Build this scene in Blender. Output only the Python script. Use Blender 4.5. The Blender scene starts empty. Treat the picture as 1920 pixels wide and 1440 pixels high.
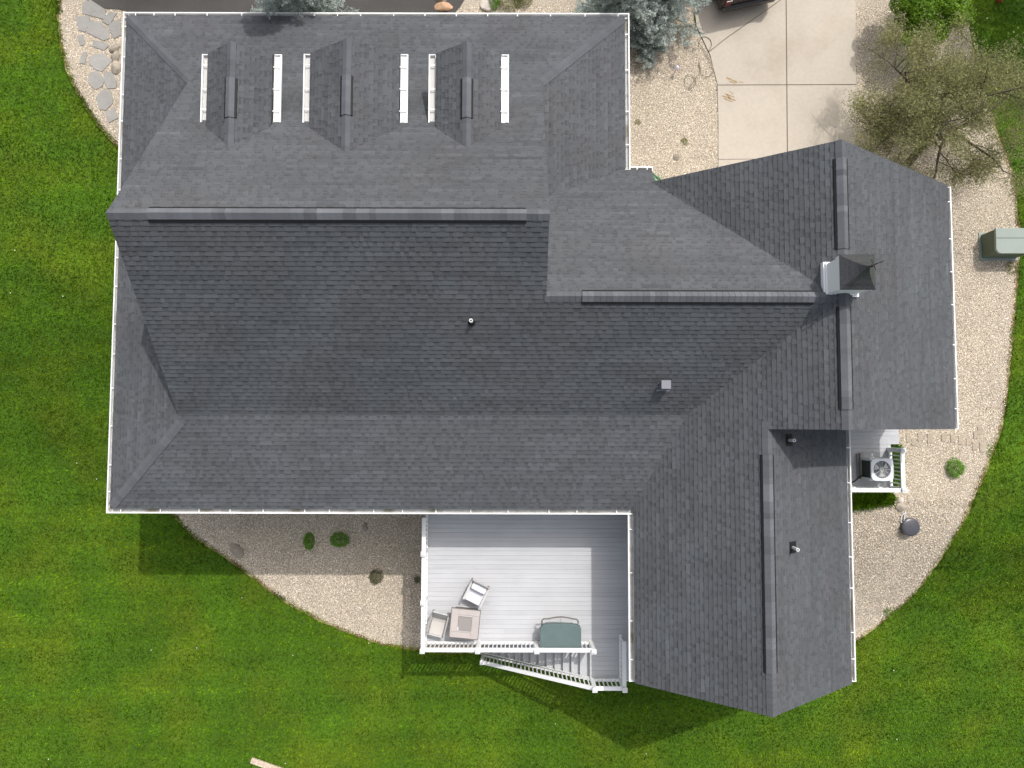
import bpy, bmesh, math, random
import numpy as np
from mathutils import Vector, Matrix, geometry
R = math.radians
random.seed(7); rng = np.random.default_rng(11)
scene = bpy.context.scene
# ------------------------------------------------------------------ camera
FPX, H = 1335.14, 26.0
CM = Matrix(((0.99999705, -0.00240270, 0.00034373), (0.00241819, 0.99842584, -0.05603562), (-0.00020855, 0.05603629, 0.99842871)))
cam = bpy.data.objects.new('camera', bpy.data.cameras.new('camera'))
scene.collection.objects.link(cam); scene.camera = cam
cam.data.sensor_width = 36; cam.data.lens = FPX / 1920 * 36; cam.data.clip_end = 600
cam.matrix_world = Matrix.Translation((0, 0, H)) @ CM.to_4x4()
# ------------------------------------------------------------------ light
SX, SY = -0.322, -0.557                      # horizontal travel of sunlight per metre of drop
world = bpy.data.worlds.new('World'); scene.world = world; world.use_nodes = True
wn = world.node_tree; bg = wn.nodes['Background']
sky = wn.nodes.new('ShaderNodeTexSky'); sky.sky_type = 'NISHITA'; sky.sun_disc = False
sky.sun_elevation = R(57.2); sky.sun_rotation = R(30); sky.air_density = 1.0; sky.dust_density = 5.0; sky.ozone_density = 1.0
hs = wn.nodes.new('ShaderNodeHueSaturation'); hs.inputs['Saturation'].default_value = 0.45; wn.links.new(sky.outputs[0], hs.inputs['Color']); wn.links.new(hs.outputs[0], bg.inputs[0]); bg.inputs[1].default_value = 0.15
sun = bpy.data.objects.new('sun', bpy.data.lights.new('sun', 'SUN')); scene.collection.objects.link(sun)
sun.data.energy = 2.2; sun.data.angle = R(0.6); sun.data.color = (1.0, 0.965, 0.92)
sun.rotation_euler = Vector((SX, SY, -1)).to_track_quat('-Z', 'Y').to_euler(); sun.location = (8, 14, 30)
scene.view_settings.view_transform = 'Standard'; scene.view_settings.look = 'None'
scene.view_settings.exposure = 0.27; scene.view_settings.gamma = 1
# ------------------------------------------------------------------ materials
def mat(name, col, rough=0.8, var=0.0, vscale=3.0, fine=0.0, fscale=60.0, tone=False, bump=0.0, bscale=80.0, metal=0.0, col2=None, c2scale=1.0, c2lo=.45, c2hi=.6, trans=0.0, spec=0.3, stretch=None, tint=None, bands=0.0):
    m = bpy.data.materials.new(name); m.use_nodes = True; nt = m.node_tree; N = nt.nodes; L = nt.links
    b = N['Principled BSDF']; b.inputs['Roughness'].default_value = rough; b.inputs['Metallic'].default_value = metal
    b.inputs['Specular IOR Level'].default_value = spec
    geo = N.new('ShaderNodeNewGeometry'); pos = geo.outputs['Position']
    def noise(scale, detail=3, st=None):
        n = N.new('ShaderNodeTexNoise'); n.inputs['Scale'].default_value = scale; n.inputs['Detail'].default_value = detail
        if st:
            mp = N.new('ShaderNodeMapping'); mp.inputs['Scale'].default_value = st; L.new(pos, mp.inputs[0]); L.new(mp.outputs[0], n.inputs['Vector'])
        else: L.new(pos, n.inputs['Vector'])
        return n.outputs['Fac']
    cur = N.new('ShaderNodeRGB'); cur.outputs[0].default_value = (*col, 1); out = cur.outputs[0]
    if col2 is not None:
        mr = N.new('ShaderNodeMapRange'); mr.inputs[1].default_value = c2lo; mr.inputs[2].default_value = c2hi; L.new(noise(c2scale, 4, stretch), mr.inputs[0])
        mx = N.new('ShaderNodeMix'); mx.data_type = 'RGBA'; L.new(mr.outputs[0], mx.inputs[0]); L.new(out, mx.inputs[6]); mx.inputs[7].default_value = (*col2, 1); out = mx.outputs[2]
    def mulfac(sock, lo, hi, out):
        mr = N.new('ShaderNodeMapRange'); mr.inputs[1].default_value = .25; mr.inputs[2].default_value = .75; mr.inputs[3].default_value = lo; mr.inputs[4].default_value = hi
        L.new(sock, mr.inputs[0]); vm = N.new('ShaderNodeVectorMath'); vm.operation = 'SCALE'; L.new(out, vm.inputs[0]); L.new(mr.outputs[0], vm.inputs['Scale']); return vm.outputs[0]
    if var: out = mulfac(noise(vscale, 4), 1 - var, 1 + var, out)
    if fine: out = mulfac(noise(fscale, 2), 1 - fine, 1 + fine, out)
    if bands: out = mulfac(noise(1.0, 3, (.08, 1.5, 1)), 1 - bands, 1 + bands, out)
    if tone:
        at = N.new('ShaderNodeAttribute'); at.attribute_name = 'tone'
        vm = N.new('ShaderNodeVectorMath'); vm.operation = 'SCALE'; L.new(out, vm.inputs[0]); L.new(at.outputs['Fac'], vm.inputs['Scale']); out = vm.outputs[0]
    if tint:
        at = N.new('ShaderNodeAttribute'); at.attribute_name = 'tint'
        cr = N.new('ShaderNodeValToRGB'); el = cr.color_ramp.elements
        while len(el) < len(tint): el.new(0.5)
        for i, c in enumerate(tint): el[i].position = i / (len(tint) - 1); el[i].color = (*c, 1)
        L.new(at.outputs['Fac'], cr.inputs[0]); vm = N.new('ShaderNodeVectorMath'); vm.operation = 'MULTIPLY'; L.new(out, vm.inputs[0]); L.new(cr.outputs[0], vm.inputs[1]); out = vm.outputs[0]
    L.new(out, b.inputs['Base Color'])
    if bump:
        bp = N.new('ShaderNodeBump'); bp.inputs['Strength'].default_value = bump; bp.inputs['Distance'].default_value = 0.01
        L.new(noise(bscale, 3), bp.inputs['Height']); L.new(bp.outputs[0], b.inputs['Normal'])
    if trans:
        tr = N.new('ShaderNodeBsdfTranslucent'); L.new(out, tr.inputs[0]); ms = N.new('ShaderNodeMixShader'); ms.inputs[0].default_value = trans
        L.new(b.outputs[0], ms.inputs[1]); L.new(tr.outputs[0], ms.inputs[2]); L.new(ms.outputs[0], N['Material Output'].inputs[0])
    return m
M = {}
M['shingle'] = mat('shingle', (.087, .093, .1005), .93, col2=(.085, .087, .094), c2scale=.55, c2lo=.45, c2hi=.62, var=.09, vscale=.5, fine=.22, fscale=45, tone=True, bump=.25, bscale=130, spec=.25)
M['cap'] = mat('cap_shingle', (.112, .117, .128), .93, var=.05, vscale=3, fine=.15, fscale=60, tone=True, bump=.25, bscale=130, spec=.25)
M['black'] = mat('black_plastic', (.012, .012, .013), .6)
M['white'] = mat('white_paint', (.80, .80, .79), .5, var=.03, vscale=2)
M['gutter'] = mat('white_gutter_metal', (.80, .80, .79), .4, var=.05, vscale=5)
M['trough'] = mat('gutter_trough', (.42, .42, .41), .6, col2=(.20, .19, .14), c2scale=1.2, c2lo=.5, c2hi=.62, fine=.25, fscale=30)
M['siding'] = mat('siding', (.55, .56, .55), .7, var=.03, vscale=1)
M['fascia'] = mat('fascia', (.055, .05, .046), .7)
M['deck'] = mat('composite_decking', (.48, .485, .50), .7, tone=True, var=.04, vscale=1.5, col2=(.43, .44, .46), c2scale=1.0, stretch=(.8, 14, 1), c2lo=.45, c2hi=.75)
M['glass'] = mat('glass', (.03, .035, .04), .08, spec=.6)
M['concrete'] = mat('concrete', (.44, .39, .325), .85, var=.07, vscale=.35, fine=.05, fscale=9, bump=.15, bscale=60, col2=(.385, .335, .27), c2scale=.6, c2lo=.5, c2hi=.72)
M['joint'] = mat('joint_sealant', (.13, .10, .075), .9)
M['stain'] = mat('rust_stain', (.33, .235, .13), .9, fine=.3, fscale=20)
M['asphalt'] = mat('asphalt', (.070, .066, .062), .9, var=.15, vscale=.5, fine=.3, fscale=50, bump=.3, bscale=120)
M['gravelbase'] = mat('gravel_base', (.43, .375, .30), .95, var=.12, vscale=.8, fine=.5, fscale=26, bump=.8, bscale=40, col2=(.22, .18, .13), c2scale=30, c2lo=.5, c2hi=.62)
GT = [(.30, .23, .16), (.60, .50, .37), (.95, .86, .72), (.80, .72, .60), (.62, .56, .50), (.85, .70, .56), (1.1, 1.05, .95), (.26, .22, .18), (.74, .66, .50)]
M['stones'] = mat('gravel_stones', (.96, .94, .91), .85, tint=GT, fine=.15, fscale=50)
M['soil'] = mat('soil_rim', (.17, .115, .06), .95, fine=.5, fscale=14, var=.2, vscale=2, col2=(.32, .27, .14), c2scale=2.2, c2lo=.45, c2hi=.6)
M['turf'] = mat('turf', (.052, .115, .005), .95, var=.25, vscale=.5, fine=.4, fscale=12, col2=(.09, .135, .006), c2scale=.45, c2lo=.45, c2hi=.68, bump=.6, bscale=30)
GR = [(.5, .62, .5), (.8, .88, .7), (1, 1, 1), (1.3, 1.15, 1.3), (1.9, 1.6, 3.0)]
M['blade'] = mat('grass_blade', (.098, .200, .005), .8, tint=GR, col2=(.19, .26, .006), c2scale=.30, c2lo=.50, c2hi=.75, var=.34, vscale=1.5, fine=.55, fscale=6, trans=.22, spec=.04, bands=.60, stretch=(.6, 2.4, 1))
M['paver'] = mat('paver', (.40, .34, .265), .9, tone=True, var=.12, vscale=3, fine=.3, fscale=30, bump=.3, bscale=30)
M['flag'] = mat('flagstone', (.285, .275, .255), .85, tone=True, var=.12, vscale=3, fine=.1, fscale=25, bump=.3, bscale=30)
M['rock'] = mat('rock', (.30, .26, .21), .9, tone=True, var=.25, vscale=5, fine=.2, fscale=30, bump=.5, bscale=25)
M['palerock'] = mat('pale_rock', (.55, .49, .43), .9, var=.2, vscale=8, bump=.5, bscale=25)
M['orangerock'] = mat('tan_rock', (.46, .29, .18), .9, var=.2, vscale=8, bump=.5, bscale=25)
M['bark'] = mat('bark', (.105, .088, .070), .95, fine=.3, fscale=25, bump=.6, bscale=30)
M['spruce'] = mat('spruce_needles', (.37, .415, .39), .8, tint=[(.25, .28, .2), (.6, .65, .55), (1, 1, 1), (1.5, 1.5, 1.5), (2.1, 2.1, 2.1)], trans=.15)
M['maple'] = mat('bush_leaves', (.150, .27, .014), .6, tint=[(.4, .5, .5), (.8, .85, .8), (1, 1, 1), (1.4, 1.3, 1.2), (2., 1.7, 1.6)], trans=.3)
M['willow'] = mat('sparse_leaves', (.27, .272, .125), .7, tint=[(.6, .6, .6), (.9, .9, .8), (1, 1, 1), (1.35, 1.3, 1.2), (1.8, 1.9, 1.2)], trans=.3)
M['shrub'] = mat('shrub_leaves', (.16, .33, .035), .7, tint=[(.4, .5, .5), (.8, .85, .8), (1, 1, 1), (1.4, 1.3, 1.2), (2.1, 1.8, 1.7)], trans=.25)
M['dry'] = mat('dry_shrub_leaves', (.14, .14, .07), .8, tint=[(.5, .5, .5), (1, 1, 1), (1.8, 1.7, 1.5)], trans=.15)
M['utility'] = mat('utility_green', (.255, .295, .265), .5, var=.04, vscale=3)
M['utility_dark'] = mat('utility_green_side', (.105, .135, .09), .55, var=.06, vscale=3)
M['ac'] = mat('ac_metal', (.62, .64, .66), .45, var=.03)
M['acdark'] = mat('ac_coil', (.035, .042, .04), .6)
M['acinner'] = mat('ac_well', (.10, .105, .11), .6)
M['grillgreen'] = mat('green_grill_lid', (.105, .15, .148), .5, var=.08, vscale=4)
M['greymetal'] = mat('grey_metal', (.22, .215, .21), .4, metal=.3)
M['fabric'] = mat('sling_fabric', (.50, .475, .44), .9, fine=.05, fscale=60)
M['cushion'] = mat('white_cushion', (.66, .655, .68), .9, fine=.03)
M['frame'] = mat('grey_taupe_frame', (.33, .31, .295), .6)
M['wicker'] = mat('white_frame', (.52, .51, .495), .6)
M['tile'] = mat('stone_tabletop', (.44, .395, .375), .6, var=.06, vscale=4, tone=True)
M['tablelid'] = mat('taupe_lid', (.27, .25, .235), .5)
M['tableframe'] = mat('dark_table_frame', (.15, .135, .12), .5)
M['hose'] = mat('green_hose', (.05, .24, .11), .5)
M['hosegrey'] = mat('dull_green_hose', (.21, .20, .14), .6)
M['wood'] = mat('weathered_wood', (.52, .42, .33), .9, fine=.3, fscale=14, var=.15, vscale=4)
M['pvc'] = mat('pvc_white', (.78, .78, .77), .4)
M['lidblack'] = mat('dark_plastic_lid', (.060, .060, .072), .32, var=.1, vscale=6, spec=.5)
M['cuproof'] = mat('bronze_cupola_roof', (.058, .058, .063), .35, tone=True, fine=.3, fscale=20, bump=.3, bscale=50)
M['carred'] = mat('maroon_car_paint', (.022, .013, .012), .25, spec=.6)
M['cardark'] = mat('black_car_paint', (.018, .018, .020), .25, spec=.6)
M['chrome'] = mat('bright_trim', (.75, .75, .75), .25, metal=.6)
M['rubber'] = mat('rubber', (.02, .02, .02), .9)
M['lamp_red'] = mat('red_lens', (.10, .008, .008), .2)
M['lavender'] = mat('lavender_plastic', (.55, .52, .70), .4)
M['petal'] = mat('petal', (.8, .8, .65), .8)
M['terracotta'] = mat('rust_red', (.32, .07, .035), .7)
# ------------------------------------------------------------------ object helpers
def wloc(o):
    v = Vector((0, 0, 0))
    while o is not None: v = v + o.location; o = o.parent
    return v
def tag(o, label=None, cat=None, group=None, kind=None):
    if label: o['label'] = label
    if cat: o['category'] = cat
    if group: o['group'] = group
    if kind: o['kind'] = kind
    return o
def thing(name, label, cat, loc, group=None):
    o = bpy.data.objects.new(name, None); scene.collection.objects.link(o); o.location = loc; o.empty_display_size = .2
    return tag(o, label, cat, group)
def link(name, me, parent=None, loc=None):
    o = bpy.data.objects.new(name, me); scene.collection.objects.link(o)
    if parent is not None: o.parent = parent
    if loc is not None: o.location = loc
    return o
class MB:
    def __init__(s): s.v = []; s.f = []; s.t = []; s.mi = []
    def face(s, pts, tone=1.0, mi=0):
        n = len(s.v); s.v += [tuple(p) for p in pts]; s.f.append(tuple(range(n, n + len(pts)))); s.t.append(tone); s.mi.append(mi)
    def box(s, c, d, rz=0.0, tone=1.0, mi=0, taper=1.0, rot=None):
        n = len(s.v); hx, hy, hz = d[0] / 2, d[1] / 2, d[2] / 2; ca, sa = math.cos(rz), math.sin(rz)
        for z in (-1, 1):
            k = taper if z > 0 else 1
            for x, y in ((-1, -1), (1, -1), (1, 1), (-1, 1)):
                p = Vector((x * hx * k, y * hy * k, z * hz))
                if rot is not None: p = rot @ p
                s.v.append((c[0] + p.x * ca - p.y * sa, c[1] + p.x * sa + p.y * ca, c[2] + p.z))
        for q in ((0, 3, 2, 1), (4, 5, 6, 7), (0, 1, 5, 4), (1, 2, 6, 5), (2, 3, 7, 6), (3, 0, 4, 7)):
            s.f.append(tuple(n + i for i in q)); s.t.append(tone); s.mi.append(mi)
    def b2(s, lo, hi, **k): s.box([(a + b) / 2 for a, b in zip(lo, hi)], [b - a for a, b in zip(lo, hi)], **k)
    def tube(s, pts, r, n=8, tone=1.0, cap=True):
        pts = [Vector(p) for p in pts]; rs = r if isinstance(r, (list, tuple)) else [r] * len(pts); base = len(s.v)
        up = None
        for i, p in enumerate(pts):
            d = (pts[min(i + 1, len(pts) - 1)] - pts[max(i - 1, 0)])
            if d.length < 1e-9: d = Vector((0, 0, 1))
            d.normalize()
            if up is None: up = Vector((0, 0, 1)) if abs(d.z) < .9 else Vector((1, 0, 0))
            a = d.cross(up)
            if a.length < 1e-6: a = d.cross(Vector((1, 0, 0)))
            a.normalize(); b = a.cross(d).normalized(); up = b
            for k in range(n):
                t = 2 * math.pi * k / n; q = p + (a * math.cos(t) + b * math.sin(t)) * rs[i]; s.v.append(tuple(q))
        for i in range(len(pts) - 1):
            for k in range(n):
                a0 = base + i * n + k; a1 = base + i * n + (k + 1) % n
                s.f.append((a0, a1, a1 + n, a0 + n)); s.t.append(tone); s.mi.append(0)
        if cap:
            s.f.append(tuple(base + k for k in range(n))[::-1]); s.t.append(tone); s.mi.append(0)
            s.f.append(tuple(base + (len(pts) - 1) * n + k for k in range(n))); s.t.append(tone); s.mi.append(0)
    def lathe(s, c, prof, n=20, tone=1.0):
        base = len(s.v)
        for r_, z in prof:
            for k in range(n): t = 2 * math.pi * k / n; s.v.append((c[0] + r_ * math.cos(t), c[1] + r_ * math.sin(t), c[2] + z))
        for i in range(len(prof) - 1):
            for k in range(n): a0 = base + i * n + k; a1 = base + i * n + (k + 1) % n; s.f.append((a0, a1, a1 + n, a0 + n)); s.t.append(tone); s.mi.append(0)
        s.f.append(tuple(base + (len(prof) - 1) * n + k for k in range(n))); s.t.append(tone); s.mi.append(0)
        s.f.append(tuple(base + k for k in range(n))[::-1]); s.t.append(tone); s.mi.append(0)
    def prism(s, poly, z0, z1, tone=1.0, mi=0, side_mi=None):
        poly = ccw(poly); n = len(s.v); k = len(poly)
        s.v += [(p[0], p[1], z0) for p in poly] + [(p[0], p[1], z1) for p in poly]
        s.f.append(tuple(n + i for i in range(k))[::-1]); s.f.append(tuple(n + k + i for i in range(k))); s.t += [tone, tone]; s.mi += [mi, mi]
        for i in range(k): j = (i + 1) % k; s.f.append((n + i, n + j, n + k + j, n + k + i)); s.t.append(tone); s.mi.append(mi if side_mi is None else side_mi)
    def build(s, name, m, parent=None, loc=None, smooth=False, bevel=0.0):
        off = wloc(parent) if parent is not None else Vector((0, 0, 0))
        if loc is not None: off = off + Vector(loc)
        me = bpy.data.meshes.new(name); me.from_pydata([(v[0] - off.x, v[1] - off.y, v[2] - off.z) for v in s.v], [], s.f)
        a = me.attributes.new('tone', 'FLOAT', 'FACE'); a.data.foreach_set('value', np.array(s.t, dtype=np.float32))
        for mm in (m if isinstance(m, (list, tuple)) else [m]): me.materials.append(mm)
        me.polygons.foreach_set('material_index', np.array(s.mi, dtype=np.int32))
        if bevel:
            bm = bmesh.new(); bm.from_mesh(me); bmesh.ops.remove_doubles(bm, verts=bm.verts, dist=1e-5)
            bmesh.ops.bevel(bm, geom=bm.edges[:], offset=bevel, segments=2, affect='EDGES', profile=.7, clamp_overlap=True); bm.to_mesh(me); bm.free()
        if smooth: me.polygons.foreach_set('use_smooth', np.ones(len(me.polygons), dtype=bool))
        me.update(); o = link(name, me, parent, loc); return o
def ccw(p):
    a = sum(p[i][0] * p[(i + 1) % len(p)][1] - p[(i + 1) % len(p)][0] * p[i][1] for i in range(len(p)))
    return list(p) if a > 0 else list(p)[::-1]
def clip(sub, cl):
    out = list(sub); cl = ccw(cl)
    for i in range(len(cl)):
        a = cl[i]; b = cl[(i + 1) % len(cl)]; ex, ey = b[0] - a[0], b[1] - a[1]; inp = out; out = []
        if not inp: return []
        for j in range(len(inp)):
            p = inp[j]; q = inp[(j + 1) % len(inp)]
            dp = ex * (p[1] - a[1]) - ey * (p[0] - a[0]); dq = ex * (q[1] - a[1]) - ey * (q[0] - a[0])
            if dp >= -1e-9: out.append(p)
            if (dp > 1e-9 and dq < -1e-9) or (dp < -1e-9 and dq > 1e-9):
                t = dp / (dp - dq); out.append((p[0] + (q[0] - p[0]) * t, p[1] + (q[1] - p[1]) * t))
    return out
def bigmesh(name, verts, nper, m, attr='tint', vals=None, parent=None, smooth=False):
    """verts (n*nper,3): n separate polygons with nper corners each"""
    nf = len(verts) // nper; me = bpy.data.meshes.new(name); off = wloc(parent) if parent is not None else Vector((0, 0, 0))
    verts = verts - np.array(off)
    me.vertices.add(len(verts)); me.vertices.foreach_set('co', verts.astype(np.float32).ravel())
    me.loops.add(len(verts)); me.loops.foreach_set('vertex_index', np.arange(len(verts), dtype=np.int32))
    me.polygons.add(nf); me.polygons.foreach_set('loop_start', np.arange(nf, dtype=np.int32) * nper)
    try: me.polygons.foreach_set('loop_total', np.full(nf, nper, dtype=np.int32))
    except Exception: pass
    a = me.attributes.new(attr, 'FLOAT', 'FACE'); a.data.foreach_set('value', np.asarray(vals, dtype=np.float32))
    me.materials.append(m); me.update(calc_edges=True); me.validate(); return link(name, me, parent)
# ------------------------------------------------------------------ terrain and pixel-to-ground
def ss(t): t = max(0., min(1., t)); return t * t * (3 - 2 * t)
def gz(x, y):
    b = ss((x - 3.4) / 6.5); return 2.2 * (ss((y + 3) / 9) * (1 - b) + ss((y + 7.5) / 5) * b)
def gz_np(x, y):
    s_ = lambda t: (lambda u: u * u * (3 - 2 * u))(np.clip(t, 0, 1)); b = s_((x - 3.4) / 6.5)
    return 2.2 * (s_((y + 3) / 9) * (1 - b) + s_((y + 7.5) / 5) * b)
def ray(px, py):
    d = CM @ Vector(((px - 960) / FPX, (720 - py) / FPX, -1)); return d / -d.z
def at(px, py, z):
    d = ray(px, py); t = H - z; return Vector((d.x * t, d.y * t, z))
def G(px, py, dz=0.0):
    z = 1.0
    for _ in range(30): p = at(px, py, z); z = .5 * z + .5 * (gz(p.x, p.y) + dz)
    return at(px, py, z)
def P2(pts): return [tuple(G(*p)[:2]) for p in pts]
def smooth_poly(pts, closed=True, step=.2, jit=0.0, seed=1):
    r_ = random.Random(seed); out = []; n = len(pts)
    rngi = range(n if closed else n - 1)
    for i in rngi:
        p0, p1, p2, p3 = [Vector(pts[(i + k) % n] if closed else pts[max(0, min(n - 1, i + k))]) for k in (-1, 0, 1, 2)]
        m = max(1, int((p2 - p1).length / step))
        for k in range(m):
            t = k / m; q = .5 * ((2 * p1) + (p2 - p0) * t + (2 * p0 - 5 * p1 + 4 * p2 - p3) * t * t + (3 * p1 - p0 - 3 * p2 + p3) * t ** 3)
            out.append((q.x + r_.uniform(-jit, jit), q.y + r_.uniform(-jit, jit)))
    if not closed: out.append(tuple(pts[-1]))
    return out
def pip(poly, x, y):
    x = np.asarray(x); y = np.asarray(y); ins = np.zeros(x.shape, bool); n = len(poly)
    for i in range(n):
        x1, y1 = poly[i]; x2, y2 = poly[(i + 1) % n]
        if y1 == y2: continue
        c = ((y1 > y) != (y2 > y)) & (x < (x2 - x1) * (y - y1) / (y2 - y1) + x1); ins ^= c
    return ins
def sheet(name, poly, m, dz, grid=.5, kind='structure'):
    poly = ccw(poly); n = len(poly); xs = [p[0] for p in poly]; ys = [p[1] for p in poly]
    gx, gy = np.meshgrid(np.arange(min(xs) + grid / 2, max(xs), grid), np.arange(min(ys) + grid / 2, max(ys), grid)); gx = gx.ravel(); gy = gy.ravel()
    k = pip(poly, gx, gy); pts = [Vector(p) for p in poly] + [Vector((a, b)) for a, b in zip(gx[k], gy[k])]
    vo, eo, fo, *_ = geometry.delaunay_2d_cdt(pts, [], [list(range(n))], 1, 1e-5)
    me = bpy.data.meshes.new(name); me.from_pydata([(v.x, v.y, gz(v.x, v.y) + dz) for v in vo], [], [f for f in fo]); me.materials.append(m); me.update()
    for p in me.polygons:
        if p.normal.z < 0: p.flip()
    o = link(name, me); o['kind'] = kind; return o
# terrain sheet
def axis(c, fine, lim, far):
    a = list(np.arange(-lim, lim + .01, fine)); o = [];  v = lim
    while v < far: v = v * 1.35 + 1; o.append(v)
    return np.array([-q for q in o[::-1]] + a + o) + c
ax = axis(0, .5, 24, 260); ay = axis(0, .5, 20, 260); nx, ny = len(ax), len(ay)
gx, gy = np.meshgrid(ax, ay); gzv = gz_np(gx, gy)
me = bpy.data.meshes.new('ground'); me.from_pydata(np.stack([gx.ravel(), gy.ravel(), gzv.ravel()], 1).tolist(), [], [(j * nx + i, j * nx + i + 1, (j + 1) * nx + i + 1, (j + 1) * nx + i) for j in range(ny - 1) for i in range(nx - 1)])
me.materials.append(M['turf']); me.update(); tag(link('ground', me), kind='structure')
# beds, drive, asphalt
bed_nw = smooth_poly(P2([(118, -60), (112, 30), (118, 85), (131, 135), (152, 180), (186, 233), (226, 276), (262, 300), (262, -60)]), jit=.02)
bed_s = smooth_poly(P2([(270, 900), (325, 962), (370, 1008), (430, 1047), (480, 1084), (540, 1128), (600, 1160), (660, 1187), (720, 1206), (790, 1216), (870, 1224), (940, 1224), (1080, 1200), (1090, 900)]), jit=.025, seed=2)
bed_e = smooth_poly(P2([(1606, -60), (1800, -60), (1812, 30), (1822, 90), (1846, 180), (1872, 262), (1894, 320), (1904, 380), (1908, 440), (1906, 510), (1899, 600), (1891, 690), (1878, 790), (1850, 872), (1815, 955), (1772, 1030), (1715, 1110), (1655, 1163), (1606, 1200), (1560, 1215), (1560, 700), (1560, 250), (1604, 240)]), jit=.03, seed=3)
bed_n = smooth_poly(P2([(823, -60), (1308, -60), (1301, 20), (1304, 50), (1330, 105), (1343, 158), (1346, 230), (1346, 310), (1346, 400), (1100, 400), (1100, 60), (823, 60)]), jit=.015, seed=4)
driveway = P2([(1299, -80), (1300, 0), (1305, 50), (1331, 105), (1344, 158), (1346, 230), (1346, 310), (1346, 420), (1606, 420), (1604, 200), (1602, -80)])
asphalt = smooth_poly(P2([(140, -120), (152, -20), (170, 5), (200, 17), (236, 22), (300, 44), (500, 50), (823, 50), (823, -120)]), jit=.01, seed=5)
sheet('gravel_ground', bed_nw, M['gravelbase'], .030); sheet('gravel_ground', bed_s, M['gravelbase'], .030)
sheet('gravel_ground', bed_e, M['gravelbase'], .030); sheet('gravel_ground', bed_n, M['gravelbase'], .030)
sheet('driveway', driveway, M['concrete'], .060, 1.0); sheet('asphalt_drive', asphalt, M['asphalt'], .055, 1.0)
# control joints and rust stains lie on the concrete
jb = MB()
def strip(mb, a, b, w, z, tone=1.0):
    a = Vector(a[:2]); b = Vector(b[:2]); d = (b - a).normalized(); n = Vector((-d.y, d.x)) * w / 2
    mb.face([(a.x - n.x, a.y - n.y, z), (b.x - n.x, b.y - n.y, z), (b.x + n.x, b.y + n.y, z), (a.x + n.x, a.y + n.y, z)][::1], tone)
DZ = 2.2 + .064
strip(jb, G(1472, -80), G(1476, 400), .032, DZ); strip(jb, G(1344, 161), G(1604, 160), .026, DZ + .001); strip(jb, G(1346, 300), G(1605, 298), .016, DZ + .001)
tag(jb.build('driveway_joint', M['joint']), kind='structure')
sb = MB()
for (x0, y0, x1, y1, w) in [(1361, 147, 1381, 156, .05), (1366, 154, 1378, 158, .03), (1384, 155, 1393, 156, .02), (1353, 181, 1378, 190, .04), (1358, 177, 1376, 184, .03), (1356, 186, 1372, 192, .035), (1366, 172, 1374, 178, .02), (1362, 179, 1368, 186, .06)]:
    strip(sb, G(x0, y0), G(x1, y1), w, DZ - .0005 + .002)
tag(sb.build('rust_stain', M['stain']), kind='structure')
# soil rim along lawn edges
RIMS = []
def rim(name, pts, w, seed):
    r_ = random.Random(seed); L_ = smooth_poly(P2(pts), closed=False, step=.15); mb = MB(); prev = None; RIMS.append(L_)
    for i, p in enumerate(L_):
        a = Vector(L_[max(0, i - 1)]); b = Vector(L_[min(len(L_) - 1, i + 1)]); d = (b - a).normalized(); n = Vector((-d.y, d.x)); ww = w * r_.uniform(.5, 1.5)
        l = Vector(p) - n * ww; r2 = Vector(p) + n * w * r_.uniform(.3, 1.1); cur = ((l.x, l.y, gz(*l) + .034), (r2.x, r2.y, gz(*r2) + .034))
        if prev: mb.face([prev[0], prev[1], cur[1], cur[0]])
        prev = cur
    tag(mb.build(name, M['soil']), kind='structure')
rim('soil_rim', [(118, -60), (112, 30), (118, 85), (131, 135), (152, 180), (186, 233), (226, 276)], .07, 1)
rim('soil_rim', [(325, 962), (370, 1008), (430, 1047), (480, 1084), (540, 1128), (600, 1160), (660, 1187), (720, 1206), (790, 1216), (870, 1224)], .06, 2)
rim('soil_rim', [(1822, 90), (1846, 180), (1872, 262), (1894, 320), (1904, 380), (1908, 440), (1906, 510), (1899, 600), (1891, 690), (1878, 790), (1850, 872), (1815, 955), (1772, 1030), (1715, 1110), (1655, 1163), (1606, 1200)], .07, 3)
# ------------------------------------------------------------------ roof geometry (metres; eaves 5.09 above the rear lawn)
Xw, Yn, Xe, Ys, ZE = -11.82, 12.436, 3.52, -2.624, 5.091
mns, mw, ms2, ms1, mn1, me_ = .386, .404, .386, .832, .772, .3813
Yk, Ykn, Xg, Xg2 = .261, 9.789, -9.29, .84
ZK = ZE + ms2 * (Yk - Ys); ZKN = ZE + mns * (Yn - Ykn)
Y1 = (ZKN + mn1 * Ykn - ZK + ms1 * Yk) / (mn1 + ms1); Z1 = ZKN + mn1 * (Ykn - Y1)
Y2 = 3.146; Z2 = ZK + ms1 * (Y2 - Yk); Yn2, Xc = 7.707, 4.19; mn2 = (Z2 - ZE) / (Yn2 - Y2); Yv = Yn2 - 1.022 / mn2
X4w, mw4 = 3.378, .754; X3 = 8.155; Z3 = ZE + mw4 * (X3 - X4w); Y3n, Y3s = 7.061, -.119; X3e = 13.007; ZE3 = 5.225; me3 = (Z3 - ZE3) / (X3e - X3)
X4e, ZE4 = 9.926, 5.052; X4 = 6.614; Z4 = ZE + mw4 * (X4 - X4w); me4 = (Z4 - ZE4) / (X4e - X4); Y4s = -7.388
Xj = X4w + (Z2 - ZE) / mw4; XkV = X4w + (ZK - ZE) / mw4; E = .15
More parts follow.
